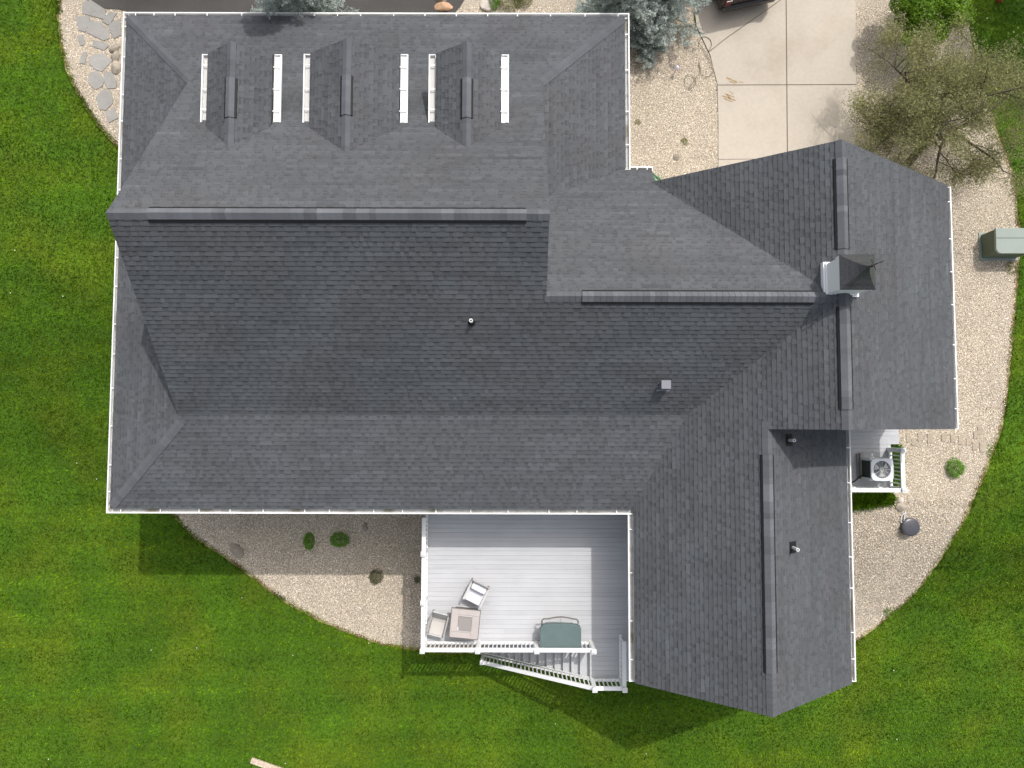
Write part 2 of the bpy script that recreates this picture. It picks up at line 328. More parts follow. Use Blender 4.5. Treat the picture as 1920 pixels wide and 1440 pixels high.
pl = {  # plane: z(x,y)
 'S2': lambda x, y: ZE + ms2 * (y - Ys), 'S1': lambda x, y: ZK + ms1 * (y - Yk), 'NS': lambda x, y: ZE + mns * (Yn - y), 'N1': lambda x, y: ZKN + mn1 * (Ykn - y),
 'W': lambda x, y: ZE + mw * (x - Xw), 'E': lambda x, y: ZE + me_ * (Xe - x), 'R2': lambda x, y: ZE + mn2 * (Yn2 - y), 'W4': lambda x, y: ZE + mw4 * (x - X4w),
 'E3': lambda x, y: Z3 - me3 * (x - X3), 'E4': lambda x, y: Z4 - me4 * (x - X4)}
xs2 = X4w + (pl['S2'](0, Y3s) - ZE) / mw4
xsj = X4w + ms2 * (.022 - Ys) / mw4
hx = lambda y: Xw + (Yn - y) * mns / mw          # NW hip x at y
slopes = [  # name, upslope dir, eave coordinate along it, pitch, polygons
 ('S2', (0, 1), Ys, ms2, [[(Xw + E, Ys + E), (X4w + E * ms2 / mw4, Ys + E), (xsj, .022), (Xg, .022)], [(Xg, .022), (xsj, .022), (XkV, Yk), (Xg, Yk)]]),
 ('S1', (0, 1), Yk, ms1, [[(Xg, Yk), (Xg2, Yk), (Xg2, Y1), (Xg, Y1)], [(Xg2, Yk), (XkV, Yk), (Xj, Y2), (Xg2, Y2)]]),
 ('NS', (0, -1), -Yn, mns, [[(Xw + E, Yn - E), (Xe - E, Yn - E), (Xg2, Ykn), (Xg, Ykn)]]),
 ('N1', (0, -1), -Ykn, mn1, [[(Xg, Ykn), (Xg2, Ykn), (Xg2, Y1), (Xg, Y1)]]),
 ('W', (1, 0), Xw, mw, [[(Xw + E, Yn - E), (Xg, Ykn), (Xg + .35, Ykn - .42), (Xg + .35, .45), (Xg, .022), (Xw + E, Ys + E)]]),
 ('E', (-1, 0), -Xe, me_, [[(Xe - E, Yn - E), (Xe - E, Yn2 - E * me_ / mn2), (Xg2, Yv), (Xg2 - .3, Yv - .1), (Xg2 - .3, Ykn - .36), (Xg2, Ykn)]]),
 ('R2', (0, -1), -Yn2, mn2, [[(Xe - E * mn2 / me_, Yn2 - E), (Xc - .05, Yn2 - E), (Xc - .05, Y2), (Xg2 - .3, Y2), (Xg2 - .3, Yv - .35), (Xg2, Yv)], [(Xc - .05, 6.97), (Xj, Y2), (Xc - .05, Y2)]]),
 ('W4', (1, 0), X4w, mw4, [[(4.05, 7.061), (X3, 7.061), (X3, Y2), (Xj, Y2)], [(Xj, Y2), (XkV, Yk), (xs2, Y3s), (X3, Y3s), (X3, Y2)], [(xs2, Y3s), (X4w + E, Ys + E * mw4 / ms2), (X4w + E, Y4s), (X4, Y4s), (X4, Y3s)]]),
 ('E3', (-1, 0), -X3e, me3, [[(X3e - E - .06, Y3s), (X3e - E - .06, Y3n), (X3, Y3n), (X3, Y3s)]]),
 ('E4', (-1, 0), -X4e, me4, [[(X4e - E - .06, Y4s), (X4e - E - .06, Y3s + .35), (X4, Y3s + .35), (X4, Y4s)]])]
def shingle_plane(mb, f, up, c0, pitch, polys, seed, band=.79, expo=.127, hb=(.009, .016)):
    """laminated shingles laid course by course, each tab a raised wedge clipped to the roof outline"""
    cosT = 1 / math.sqrt(1 + pitch * pitch); es = expo * cosT; U = (-up[1], up[0])
    nrm = Vector((-up[0] * pitch, -up[1] * pitch, 1)).normalized()
    def to_us(p): return (p[0] * U[0] + p[1] * U[1], p[0] * up[0] + p[1] * up[1] - c0)
    def to_xy(u, s): s += c0; return (u * U[0] + s * up[0], u * U[1] + s * up[1])
    pus = [[to_us(p) for p in poly] for poly in polys]; au = [q[0] for p in pus for q in p]; as_ = [q[1] for p in pus for q in p]
    u0, u1 = min(au), max(au); k0 = int(math.floor(min(as_) / es)); k1 = int(math.ceil(max(as_) / es))
    boxes = [(min(q[0] for q in p), max(q[0] for q in p), min(q[1] for q in p), max(q[1] for q in p)) for p in pus]
    for k in range(k0, k1 + 1):
        r_ = random.Random(seed * 1000 + k); u = u0 - r_.uniform(0, .4); raised = r_.random() < .5; ctone = r_.gauss(1, .025); run = 0; st = 1
        while u < u1:
            raised = not raised; w = (r_.choice((.10, .14, .19, .25, .33)) if raised else r_.choice((.07, .10, .13, .17))) * r_.uniform(.85, 1.15)
            run -= w
            if run < 0: run = 1.0 * r_.uniform(.6, 1.3); st = r_.gauss(1, .05)
            h = hb[1] if raised else hb[0]; tone = ctone * st * (r_.gauss(1.01, .045) if raised else r_.gauss(.97, .04))
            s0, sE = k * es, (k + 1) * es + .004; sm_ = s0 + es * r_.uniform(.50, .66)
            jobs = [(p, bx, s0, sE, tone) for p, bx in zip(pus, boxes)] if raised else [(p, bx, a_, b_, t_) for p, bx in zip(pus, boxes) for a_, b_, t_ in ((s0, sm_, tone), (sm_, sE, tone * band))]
            for p, bx, sa_, s1, tone in jobs:
                if u > bx[1] or u + w < bx[0] or sa_ > bx[3] or s1 < bx[2]: continue
                c = clip([(u, sa_), (u + w, sa_), (u + w, s1), (u, s1)], p)
                if len(c) < 3: continue
                c = ccw(c); top = []; bot = []
                for (a, s) in c:
                    x, y = to_xy(a, s); z = f(x, y); hh = .002 + (h - .002) * max(0, 1 - (s - s0) / es)
                    q = Vector((x, y, z)); top.append(q + nrm * hh); bot.append(q - nrm * .012)
                if (up == (0, 1)) or (up == (0, -1)) or True:
                    a_ = (top[1] - top[0]).cross(top[2] - top[1])
                    if a_.z < 0: top = top[::-1]; bot = bot[::-1]; c = c[::-1]
                n = len(mb.v); m_ = len(top); mb.v += [tuple(q) for q in top] + [tuple(q) for q in bot]
                mb.f.append(tuple(range(n, n + m_))); mb.t.append(tone); mb.mi.append(0)
                for i in range(m_):
                    j = (i + 1) % m_
                    if (c[i][1] > s1 - .006 and c[j][1] > s1 - .006) or (sa_ > s0 and c[i][1] < sa_ + 1e-6 and c[j][1] < sa_ + 1e-6): continue
                    mb.f.append((n + i, n + m_ + i, n + m_ + j, n + j)); mb.t.append(tone * .6); mb.mi.append(0)
            u += w
def cap_line(mb, a, b, fl, fr, w=.135, expo=.15, lift=.022, tone0=1.0, seed=0, tv=.15):
    """overlapping bent cap shingles along ridge/hip a->b ; fl/fr plane heights on the left/right"""
    r_ = random.Random(seed); a = Vector(a[:2]); b = Vector(b[:2]); L_ = (b - a).length; d = (b - a) / L_; n = Vector((-d.y, d.x)); k = max(1, int(round(L_ / expo))); st = L_ / k; t1 = 1; run = 0
    for i in range(k):
        if run <= 0: run = r_.choice((1, 1, 1, 2, 3)); t1 = r_.gauss(1, tv)
        run -= 1
        p0 = a + d * (i * st); p1 = a + d * ((i + 1) * st + .01); tone = tone0 * t1 * r_.gauss(1, .03)
        def z(p, f): return f(p.x, p.y)
        for (h0, h1, t, ww) in ([(lift + .012, lift, tone, w)]):
            L0 = p0 + n * ww; R0 = p0 - n * ww; L1 = p1 + n * ww; R1 = p1 - n * ww
            zc0 = .5 * (z(p0, fl) + z(p0, fr)); zc1 = .5 * (z(p1, fl) + z(p1, fr))
            A = [(L0.x, L0.y, z(L0, fl) + h0), (p0.x, p0.y, zc0 + h0 - .004), (R0.x, R0.y, z(R0, fr) + h0)]
            B = [(L1.x, L1.y, z(L1, fl) + h1), (p1.x, p1.y, zc1 + h1 - .004), (R1.x, R1.y, z(R1, fr) + h1)]
            mb.face([A[0], A[1], B[1], B[0]], t); mb.face([A[1], A[2], B[2], B[1]], t)
            dn = lambda q, e: (q[0], q[1], q[2] - e)
            mb.face([A[0], dn(A[0], lift + .006), dn(A[1], lift + .006), A[1]], t * .6); mb.face([A[1], dn(A[1], lift + .006), dn(A[2], lift + .006), A[2]], t * .6)
            mb.face([A[0], B[0], dn(B[0], .014), dn(A[0], .014)], t * .6); mb.face([A[2], dn(A[2], .014), dn(B[2], .014), B[2]], t * .6)
def fan_line(mb, a, b, fl, fr, w=.15, h=.05):
    """black ridge vent core, wider than the cap shingles to paint the shade line below them"""
    a = Vector(a[:2]); b = Vector(b[:2]); d = (b - a).normalized(); n = Vector((-d.y, d.x)); rows = []
    for p in (a, b):
        Lq = p + n * w; Rq = p - n * w; zl = fl(Lq.x, Lq.y); zr = fr(Rq.x, Rq.y); zc = .5 * (fl(p.x, p.y) + fr(p.x, p.y))
        rows.append([(Lq.x, Lq.y, zl), (Lq.x, Lq.y, zl + h), (p.x, p.y, zc + h), (Rq.x, Rq.y, zr + h), (Rq.x, Rq.y, zr)])
    for i in range(4): mb.face([rows[0][i], rows[0][i + 1], rows[1][i + 1], rows[1][i]])
    mb.face(rows[0][::-1]); mb.face(rows[1])
house = thing('house', 'large grey shingled house with white gutters, three dormers and a cupola', 'house', (0, 3, 0))
rm = MB()
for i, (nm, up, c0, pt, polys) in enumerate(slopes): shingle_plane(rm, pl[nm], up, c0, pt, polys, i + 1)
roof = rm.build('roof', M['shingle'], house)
# solid roof deck below the shingles, with dark drip edge at the rakes
rd = MB()
for nm, up, c0, pt, polys in slopes:
    for poly in polys:
        poly = ccw(poly); k = len(poly); top = [(x, y, pl[nm](x, y) - .012) for x, y in poly]; bot = [(x, y, z - .06) for x, y, z in top]
        rd.face(top); rd.face(bot[::-1])
        for i in range(k):
            j = (i + 1) % k
            if (Vector(top[i]) - Vector(top[j])).length > 1e-4: rd.face([top[i], bot[i], bot[j], top[j]])
rd.build('roof_deck', M['fascia'], house)
# caps
def capobj(a, b, f1, f2, vent=None, seed=0, tone=1.0, parent=None, w=.13):
    """cap shingles from a to b; vent=(t0,t1) in metres is the raised vented stretch"""
    parent = parent or roof; A = Vector(a[:2]); B = Vector(b[:2]); d = (B - A).normalized(); L_ = (B - A).length
    segs = [(0, L_, False)] if not vent else [(0, vent[0], False), (vent[0], vent[1], True), (vent[1], L_, False)]
    for s0, s1, v in segs:
        if s1 - s0 < .05: continue
        p, q = A + d * s0, A + d * s1; mb = MB()
        cap_line(mb, p, q, f1, f2, w=w, lift=.055 if v else .020, seed=seed + int(s0 * 10), tone0=tone * (1.06 if v else .94), tv=.11 if v else .045)
        o = mb.build('ridge_cap' if not v else 'ridge_vent', M['cap'], parent)
        if v:
            vb = MB(); fan_line(vb, p, q, f1, f2, w=w + .045, h=.05)
            k = len(o.data.materials); o.data.materials.append(M['black'])
            # join the black core into the vent part
            bm = bmesh.new(); bm.from_mesh(o.data); off = wloc(parent); lay = bm.faces.layers.float.get('tone')
            for f, t in zip(vb.f, vb.t):
                vs = [bm.verts.new(Vector(vb.v[i]) - off) for i in f]; fc = bm.faces.new(vs); fc.material_index = k
                if lay: fc[lay] = 1.0
            bm.to_mesh(o.data); bm.free()
S1, N1_, S2, NS_, W_, E_, R2_, W4_, E3_, E4_ = [pl[k] for k in ('S1', 'N1', 'S2', 'NS', 'W', 'E', 'R2', 'W4', 'E3', 'E4')]
capobj((Xg, Y1), (Xg2, Y1), N1_, S1, vent=(.93, 9.6), seed=1)
capobj((Xg2 - .05, Y2), (X3 - .1, Y2), R2_, S1, vent=(.93, 6.65), seed=2)
capobj((X3, Y3n), (X3, Y3s), E3_, W4_, vent=(.45, 2.72), seed=3)      # north half, up to the cupola
capobj((X3, 3.0), (X3, Y3s), E3_, W4_, vent=(.1, 2.62), seed=4)
capobj((X4, Y3s + .2), (X4, Y4s), E4_, W4_, vent=(.86, 6.4), seed=5)
capobj((Xw + .20, Yn - .21), (Xg + .05, Ykn), NS_, W_, seed=6, tone=.88)
capobj((Xw + .20, Ys + .21), (Xg + .05, .03), W_, S2, seed=7, tone=.94)
capobj((Xe - .20, Yn - .21), (Xg2, Ykn), E_, NS_, seed=8, tone=.92)
# ---- walls
wb = MB(); EV = ZE - .02
wb.b2((Xw + .45, Ys + .4, -.5), (Xe - .45, Yn - .5, EV)); wb.b2((Xe - .46, .3, -.5), (Xc - .4, Yn2 - .5, EV - .01)); wb.b2((Xc - .41, Y3s + .35, -.5), (X3e - .45, Y3n - .3, EV + .01)); wb.b2((X4w + .4, Y4s + .35, -.5), (X4e - .45, Y3s + .36, EV - .03))
def gable(mb, pts, axis_, c, th):    # pts: (horizontal, z) profile
    f = [(c, h, z) if axis_ == 'x' else (h, c, z) for h, z in pts]; g = [(c + th, h, z) if axis_ == 'x' else (h, c + th, z) for h, z in pts]
    mb.face(f[::-1]); mb.face(g)
    for i in range(len(pts)): j = (i + 1) % len(pts); mb.face([f[i], f[j], g[j], g[i]])
D = .17
gable(wb, [(.25, S1(0, .25) - D), (Y1, Z1 - D), (9.6, N1_(0, 9.6) - D), (9.6, 5.5), (.25, 5.5)], 'x', Xg + .33, .05)
gable(wb, [(.4, S1(0, .4) - D), (Y1, Z1 - D), (9.55, N1_(0, 9.55) - D), (9.55, 5.5), (.4, 5.5)], 'x', Xg2 - .34, .05)
gable(wb, [(4.3, EV), (4.3, W4_(4.3, 0) - D), (X3, Z3 - D), (X3e - .45, E3_(X3e - .45, 0) - D), (X3e - .45, EV)], 'y', Y3n - .36, .05)
gable(wb, [(4.9, EV), (4.9, W4_(4.9, 0) - D), (X3, Z3 - D), (X3e - .45, E3_(X3e - .45, 0) - D), (X3e - .45, EV)], 'y', Y3s + .36, .05)
gable(wb, [(X4w + .4, EV), (X4w + .4, W4_(X4w + .4, 0) - D), (X4, Z4 - D), (X4e - .45, E4_(X4e - .45, 0) - D), (X4e - .45, EV)], 'y', Y4s + .34, .05)
wb.build('wall', M['siding'], house)
def window(c, w, h, face, parent=house, door=False):
    fr = MB(); n = {'s': (0, -1), 'n': (0, 1), 'e': (1, 0), 'w': (-1, 0)}[face]; hz = face in 'sn'
    def bx(mb, du, z0, z1, wu, t0, t1):
        cx = c[0] + (du if hz else 0) + n[0] * (t0 + t1) / 2; cy = c[1] + (0 if hz else du) + n[1] * (t0 + t1) / 2
        mb.box((cx, cy, c[2] + (z0 + z1) / 2), ((wu, t1 - t0, z1 - z0) if hz else (t1 - t0, wu, z1 - z0)))
    bx(fr, -w / 2 - .04, -h / 2, h / 2, .08, .003, .05); bx(fr, w / 2 + .04, -h / 2, h / 2, .08, .003, .05); bx(fr, 0, h / 2, h / 2 + .08, w + .16, .003, .052); bx(fr, 0, -h / 2 - .08, -h / 2, w + .16, .003, .055); bx(fr, 0, -h / 2, h / 2, .04, .012, .03)
    o = fr.build('door' if door else 'window', M['white'], parent); g = MB(); bx(g, 0, -h / 2, h / 2, w, .002, .01); g.build('pane', M['glass'], o)
ysw = Ys + .4
for x, z, w, h in [(-9.5, 3.9, 1.6, 1.2), (-6.2, 3.9, 1.8, 1.2), (-9.5, 1.2, 1.6, 1.2), (-6.0, 1.2, 1.8, 1.2), (-3.6, 1.1, 1.2, 1.2)]: window((x, ysw, z), w, h, 's')
window((-.5, ysw, 3.7), 1.8, 2.0, 's', door=True); window((6.6, Y4s + .34, 3.9), 2.2, 1.4, 's'); window((6.6, Y4s + .34, 1.2), 2.2, 1.2, 's')
for y in (-.2, 3.2, 8.6): window((Xw + .45, y, 3.9), 1.3, 1.2, 'w')
for x in (-9.6, -6.2, 1.4): window((x, Yn - .5, 3.8), 1.4, 1.3, 'n')
window((X3e - .45, 3.4, 3.7), 1.2, 1.1, 'e'); window((X4e - .45, -4.9, 3.8), 1.4, 1.2, 'e')
gd = MB(); gd.box((8.2, Y3n - .29, 3.35), (4.9, .05, 2.25))
for i in range(4): gd.box((8.2, Y3n - .262, 2.5 + i * .56), (4.8, .012, .50))
gd.build('garage_door', M['white'], house)
# ---- gutters
def gutter(parent, a, b, inward, z, ts=None, endcaps=(True, True), drop=.10, W_=.155, tm='trough'):
    a = Vector(a); b = Vector(b); d = (b - a).normalized(); n = Vector(inward); L_ = (b - a).length; ang = math.atan2(d.y, d.x)
    def slab(mb, s0, s1, n0, n1, z0, z1, mi=0):
        c = a + d * (s0 + s1) / 2 + n * (n0 + n1) / 2; mb.box((c.x, c.y, (z0 + z1) / 2), (s1 - s0, n1 - n0, z1 - z0), rz=ang, mi=mi)
    mb = MB(); slab(mb, 0, L_, 0, .034, z - drop, z); slab(mb, 0.002, L_ - .002, .0345, W_, z - drop + .001, z - drop + .012, mi=1); slab(mb, 0.002, L_ - .002, W_, W_ + .008, z - drop, z - .02)
    if endcaps[0]: slab(mb, 0.001, .022, .0345, W_, z - drop + .013, z - .002)
    if endcaps[1]: slab(mb, L_ - .022, L_ - .001, .0345, W_, z - drop + .013, z - .002)
    g = mb.build('gutter', [M['gutter'], M[tm]], parent)
    if ts is None:
        k = max(1, int(L_ / .98)); ts = [(i + .5 + random.uniform(-.16, .16)) * L_ / k for i in range(k)]
    for t in ts:
        hb_ = MB(); slab(hb_, t - .014, t + .014, .015, W_ + .03, z - .006, z + .004); hb_.build('gutter_hanger', M['white'], g)
gutter(house, (Xw, Yn), (Xe, Yn), (0, -1), ZE, endcaps=(False, False), ts=[.38, .94, 1.58, 2.55, 3.6, 4.65, 5.8, 6.5, 7.2, 8.2, 9.15, 10.1, 11.05, 11.95, 12.95, 14.0, 15.0])
gutter(house, (Xw, Yn), (Xw, Ys), (1, 0), ZE - .003)
gutter(house, (Xw + .003, Ys), (X4w + .155, Ys), (0, 1), ZE - .001, endcaps=(False, False))
gutter(house, (Xe, Yn - .002), (Xe, Yn2 - .11), (-1, 0), ZE - .002, endcaps=(False, True))
gutter(house, (Xe + .002, Yn2), (Xc, Yn2), (0, -1), ZE - .004, ts=[.2, .5], endcaps=(False, True))
gutter(house, (X4w, Ys - .002), (X4w, Y4s), (1, 0), ZE - .004, endcaps=(False, True))
gutter(house, (X3e, Y3n), (X3e, Y3s), (-1, 0), ZE3, W_=.21); gutter(house, (X4e, Y3s - .01), (X4e, Y4s), (-1, 0), ZE4, W_=.21)
# ---- dormers
for (xa, xb, xr, ze, zr, yr, ye) in [(-8.24, -6.22, -7.24, 7.55, 8.24, 7.03, 7.92), (-5.52, -2.85, -4.23, 7.575, 8.39, 6.85, 7.90), (-2.19, -.17, -1.18, 7.57, 8.255, 7.01, 7.91)]:
    yf = 9.79; db = MB(); pw = (zr - ze) / (xr - xa); pe = (zr - ze) / (xb - xr)
    db.face([(xa + .48, yf - .25, 5.9), (xb - .48, yf - .25, 5.9), (xb - .48, yf - .25, ze + .02), (xr, yf - .25, zr - .16), (xa + .48, yf - .25, ze + .02)][::-1])
    for x in (xa + .48, xb - .48): db.face([(x, yf - .25, 5.9), (x, yf - .25, ze + .03), (x, 7.75, ze + .03), (x, 7.75, 5.9)])
    do = db.build('dormer', M['siding'], house)
    fw = lambda x, y, a=xa, p=pw, z=ze: z + p * (x - a); fe = lambda x, y, b=xb, p=pe, z=ze: z + p * (b - x)
    sm = MB(); g = .16; yev = lambda z: Ykn - (z - ZKN) / mn1 + .01; yw, yz = yev(fw(xa + g, 0)), yev(fe(xb - g, 0)); yr = yev(zr)
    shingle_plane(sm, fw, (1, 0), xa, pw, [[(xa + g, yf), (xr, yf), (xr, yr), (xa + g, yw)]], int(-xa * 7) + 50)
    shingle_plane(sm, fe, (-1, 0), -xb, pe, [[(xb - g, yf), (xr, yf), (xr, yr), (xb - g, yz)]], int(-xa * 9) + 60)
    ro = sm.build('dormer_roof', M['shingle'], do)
    dk = MB()
    for poly, f in (([(xa + g, yf), (xr, yf), (xr, yr), (xa + g, yw)], fw), ([(xb - g, yf), (xr, yf), (xr, yr), (xb - g, yz)], fe)):
        poly = ccw(poly); top = [(x, y, f(x, y) - .012) for x, y in poly]; bot = [(x, y, z - .12) for x, y, z in top]; dk.face(top); dk.face(bot[::-1])
        for i in range(4): j = (i + 1) % 4; dk.face([top[i], bot[i], bot[j], top[j]])
    dk.build('dormer_eave', M['fascia'], do)
    Ld = yf - yr
    capobj((xr, yf), (xr, yr), fe, fw, vent=(.95, 1.98), seed=int(-xa * 3), parent=do, w=.115)
    gutter(do, (xa - .05, yf + .03), (xa - .05, ye + .05), (1, 0), ze, ts=[.3, .95, 1.5], endcaps=(True, False), W_=.17, tm='wicker')
    gutter(do, (xb + .06, yf + .03), (xb + .06, ye + .05), (-1, 0), ze, ts=[.35, .95, 1.55], endcaps=(True, False), W_=.19, tm='white', drop=.06)  # trough whiter than the west one: its sunlit look put into the colour
    wx = MB(); wx.box((xr, yf - .235, 6.95), (.95, .03, .95)); wx.build('window', M['glass'], do)
# ---- cupola
CX, CY = 8.145, 3.60; cb = MB()
def sq(mb, h, z0, z1, tone=1): mb.b2((CX - h, CY - h, z0), (CX + h, CY + h, z1), tone=tone)
sq(cb, .435, 8.1, 8.52); sq(cb, .40, 8.52, 8.58); sq(cb, .375, 8.58, 9.10); sq(cb, .395, 9.10, 9.17); sq(cb, .405, 9.17, 9.35)
cup = cb.build('cupola', mat('cupola_white', (.90, .90, .90), .5), house, bevel=.008)
cr = MB(); prev = None; NR = 9
for i in range(NR + 1):
    t = i / NR; h = .412 * ((1 - t) ** 1.55) + .012; z = 9.352 + .62 * t; q = [(CX - h, CY - h, z), (CX + h, CY - h, z), (CX + h, CY + h, z), (CX - h, CY + h, z)]
    if prev:
        for k in range(4): cr.face([prev[k], prev[(k + 1) % 4], q[(k + 1) % 4], q[k]], random.uniform(.85, 1.15))
    else: cr.face(q[::-1])
    prev = q
cr.build('cupola_roof', M['cuproof'], cup)
wv = MB(); wv.tube([(CX, CY, 9.95), (CX, CY, 10.30)], .014, 6); wv.tube([(CX - .13, CY - .05, 10.22), (CX + .14, CY + .055, 10.22)], .011, 6)
wv.tube([(CX - .05, CY + .12, 10.12), (CX + .05, CY - .12, 10.12)], .009, 6); wv.box((CX + .13, CY + .05, 10.22), (.07, .012, .07), rz=.4); wv.box((CX - .12, CY - .045, 10.22), (.05, .012, .05), rz=.4)
wv.lathe((CX, CY, 10.0), [(.01, 0), (.035, .03), (.01, .06)], 10); wv.build('weathervane', M['black'], cup)
# ---- roof penetrations
def on(f, px, py):
    z = 7.0
    for _ in range(60): p = at(px, py, z); z = .5 * z + .5 * f(p.x, p.y)
    return at(px, py, z)
p = on(S1, 884, 603); vb = MB(); vb.lathe((p.x, p.y, p.z - .04), [(.11, 0), (.105, .03), (.075, .075), (.06, .10)], 20); vo = vb.build('pipe_boot', M['black'], house, smooth=False)
vp = MB(); vp.lathe((p.x, p.y, p.z + .0), [(.046, 0), (.046, .23), (.028, .231), (.028, .14)], 18); vp.build('vent_pipe', M['pvc'], vo)
vh = MB(); vh.lathe((p.x, p.y, p.z + .1), [(.027, 0), (.027, .05)], 14); vh.build('pipe_bore', M['black'], vo)
for (px, py, hgt) in ((1478, 825, .42), (1485, 1026, .40)):
    p = on(E4_, px, py); vb = MB(); vb.lathe((p.x, p.y, p.z - .03), [(.10, 0), (.095, .03), (.06, .08), (.052, .10)], 20); vb.box((p.x + .02, p.y, p.z + .012), (.28, .30, .012), rot=Matrix.Rotation(math.atan(me4), 3, 'Y')); vo = vb.build('pipe_boot', M['black'], house)
    vp = MB(); vp.lathe((p.x, p.y, p.z), [(.042, 0), (.042, hgt), (.026, hgt + .001), (.026, hgt - .1)], 18); vp.build('vent_pipe', M['pvc'], vo); vh = MB(); vh.lathe((p.x, p.y, p.z + .2), [(.025, 0), (.025, hgt - .25)], 14); vh.build('pipe_bore', M['black'], vo)
p = on(S1, 1245, 722); bv = MB(); bv.box((p.x, p.y, p.z + .10), (.235, .21, .34), tone=1); bv.box((p.x, p.y, p.z + .275), (.25, .225, .02)); bv.box((p.x, p.y - .02, p.z - .02), (.36, .36, .02), rot=Matrix.Rotation(math.atan(ms1), 3, 'X'))
bv.build('roof_vent', mat('vent_grey', (.20, .205, .235), .5), house)
# ------------------------------------------------------------------ rear deck
ZD = 2.6; DX0, DX1, DY0, DY1 = -2.78, X4w + .4, -7.06, Ys + .4
deck = thing('deck', 'raised pale grey deck behind the house with white railings and a stair', 'deck', (0.5, -5, 0))
db = MB(); bw = .146; y = DY1; rr = random.Random(5)
while y > -8.22:
    y0 = max(y - bw, -8.22); x0 = DX0 if y0 > DY0 - .05 else 2.52; t = rr.gauss(1, .022)
    x1 = DX1; cut = x0 + rr.uniform(1.5, 5) if x0 < 0 else None
    for xa, xb in ([(x0, x1)] if cut is None else [(x0, cut), (cut + .003, x1)]): db.b2((xa, y0 + .004, ZD - .03), (xb, y, ZD), tone=t * rr.gauss(1, .012))
    y = y0
db.build('decking', M['deck'], deck)
fb = MB(); fb.b2((DX0 - .03, DY0 - .03, ZD - .28), (2.52, DY0 - .002, ZD - .035)); fb.b2((DX0 - .03, DY0, ZD - .28), (DX0 - .002, DY1, ZD - .036)); fb.b2((2.49, -8.26, ZD - .28), (DX1, -8.23, ZD - .035)); fb.b2((DX0, DY0, ZD - .24), (DX1, DY1, ZD - .05)); fb.b2((2.52, -8.2, ZD - .24), (DX1, DY0, ZD - .05))
fb.build('deck_frame', M['white'], deck)
POSTS = [(DX0 + .02, -2.95), (DX0 + .02, -4.05), (DX0 + .02, -5.55), (DX0 + .02, -7.02), (-1.05, -7.02), (.78, -7.02), (2.55, -7.02), (2.57, -8.18), (X4w + .12, -8.18)]
RH = .92
def post(x, y, z0, z1, nm='railing_post', parent=deck):
    pb = MB(); pb.b2((x - .055, y - .055, z0), (x + .055, y + .055, z1)); o = pb.build(nm, M['white'], parent)
    cb = MB(); cb.box((x, y, z1 + .012), (.15, .15, .025)); cb.box((x, y, z1 + .045), (.13, .13, .04), taper=.3); cb.build('post_cap', M['white'], o)
for x, y in POSTS[1:]: post(x, y, gz(x, y) - .3 if True else 0, ZD + RH + .04)
def railing(a, b, parent=deck, nm='railing', h=.82, bottom=.09, gap=.125, stuff=False, brw=.085):
    a = Vector(a); b = Vector(b); d = b - a; L_ = Vector((d.x, d.y)).length; ang = math.atan2(d.y, d.x); sl = d.z / L_; rot = Matrix.Rotation(-math.atan(sl), 3, 'Y'); m = (a + b) / 2; SL = d.length
    t = MB(); t.box((m.x, m.y, m.z + h), (SL, .125, .05), rz=ang, rot=rot); t.box((m.x, m.y, m.z + h - .05), (SL - .05, .045, .05), rz=ang, rot=rot); o = t.build(nm, M['white'], parent)
    bt = MB(); bt.box((m.x, m.y, m.z + bottom), (SL, brw, .075), rz=ang, rot=rot); bt.build('bottom_rail', M['white'], o)
    k = int(L_ / gap); allb = MB()
    for i in range(k):
        q = a + d * ((i + .5) / k); z0 = q.z + bottom + .03; z1 = q.z + h - .06
        if stuff: allb.box((q.x, q.y, (z0 + z1) / 2), (.036, .036, z1 - z0), rz=ang)
        else: sbm = MB(); sbm.box((q.x, q.y, (z0 + z1) / 2), (.036, .036, z1 - z0), rz=ang); sbm.build('baluster', M['white'], o)
    if stuff: tag(allb.build('baluster', M['white'], o), kind='stuff')
for a, b in ((0, 1), (1, 2), (2, 3)): railing((*POSTS[a], ZD), (*POSTS[b], ZD), stuff=True)
for a, b in ((3, 4), (4, 5), (5, 6), (7, 8)): railing((*POSTS[a], ZD), (*POSTS[b], ZD))
railing((X4w + .12, -8.18, ZD), (X4w + .12, -6.75, ZD), stuff=True)
# stairs going down to the west
NT = 14; run = .262; XT = 2.5; st = MB(); tr = MB()
for i in range(1, NT):
    zt = ZD - i * (ZD / NT); x1 = XT - (i - 1) * run; t_ = MB(); t_.b2((x1 - run - .02, -8.13, zt - .035), (x1 - .008, -7.12, zt), tone=random.gauss(1, .02)); t_.build('stair_tread', M['deck'], deck)
    st.b2((x1 - .006, -8.12, zt), (x1 + .004, -7.13, zt + ZD / NT - .036))
st.build('stair_riser', M['trough'], deck)
for y in (-8.17, -7.10):
    sg = MB(); f = [(XT, ZD - .02), (XT - NT * run, .0), (XT - NT * run + .35, -.02), (XT, ZD - .36)]
    g1 = [(h, y, z) for h, z in f]; g2 = [(h, y + .035, z) for h, z in f]; sg.face(g1); sg.face(g2[::-1])
    for i in range(4): j = (i + 1) % 4; sg.face([g1[i], g2[i], g2[j], g1[j]])
    sg.build('stair_stringer', M['white'], deck)
XB = XT - (NT - .6) * run; post(XB, -8.18, -.2, 1.05, 'newel_post')
railing((2.51, -8.18, ZD - .02), (XB + .06, -8.18, .24), gap=.131, brw=.04)
post(XB, -7.12, -.2, 1.02, 'newel_post')
# ------------------------------------------------------------------ patio furniture
def rotp(c, x, y, a): return (c[0] + x * math.cos(a) - y * math.sin(a), c[1] + x * math.sin(a) + y * math.cos(a))
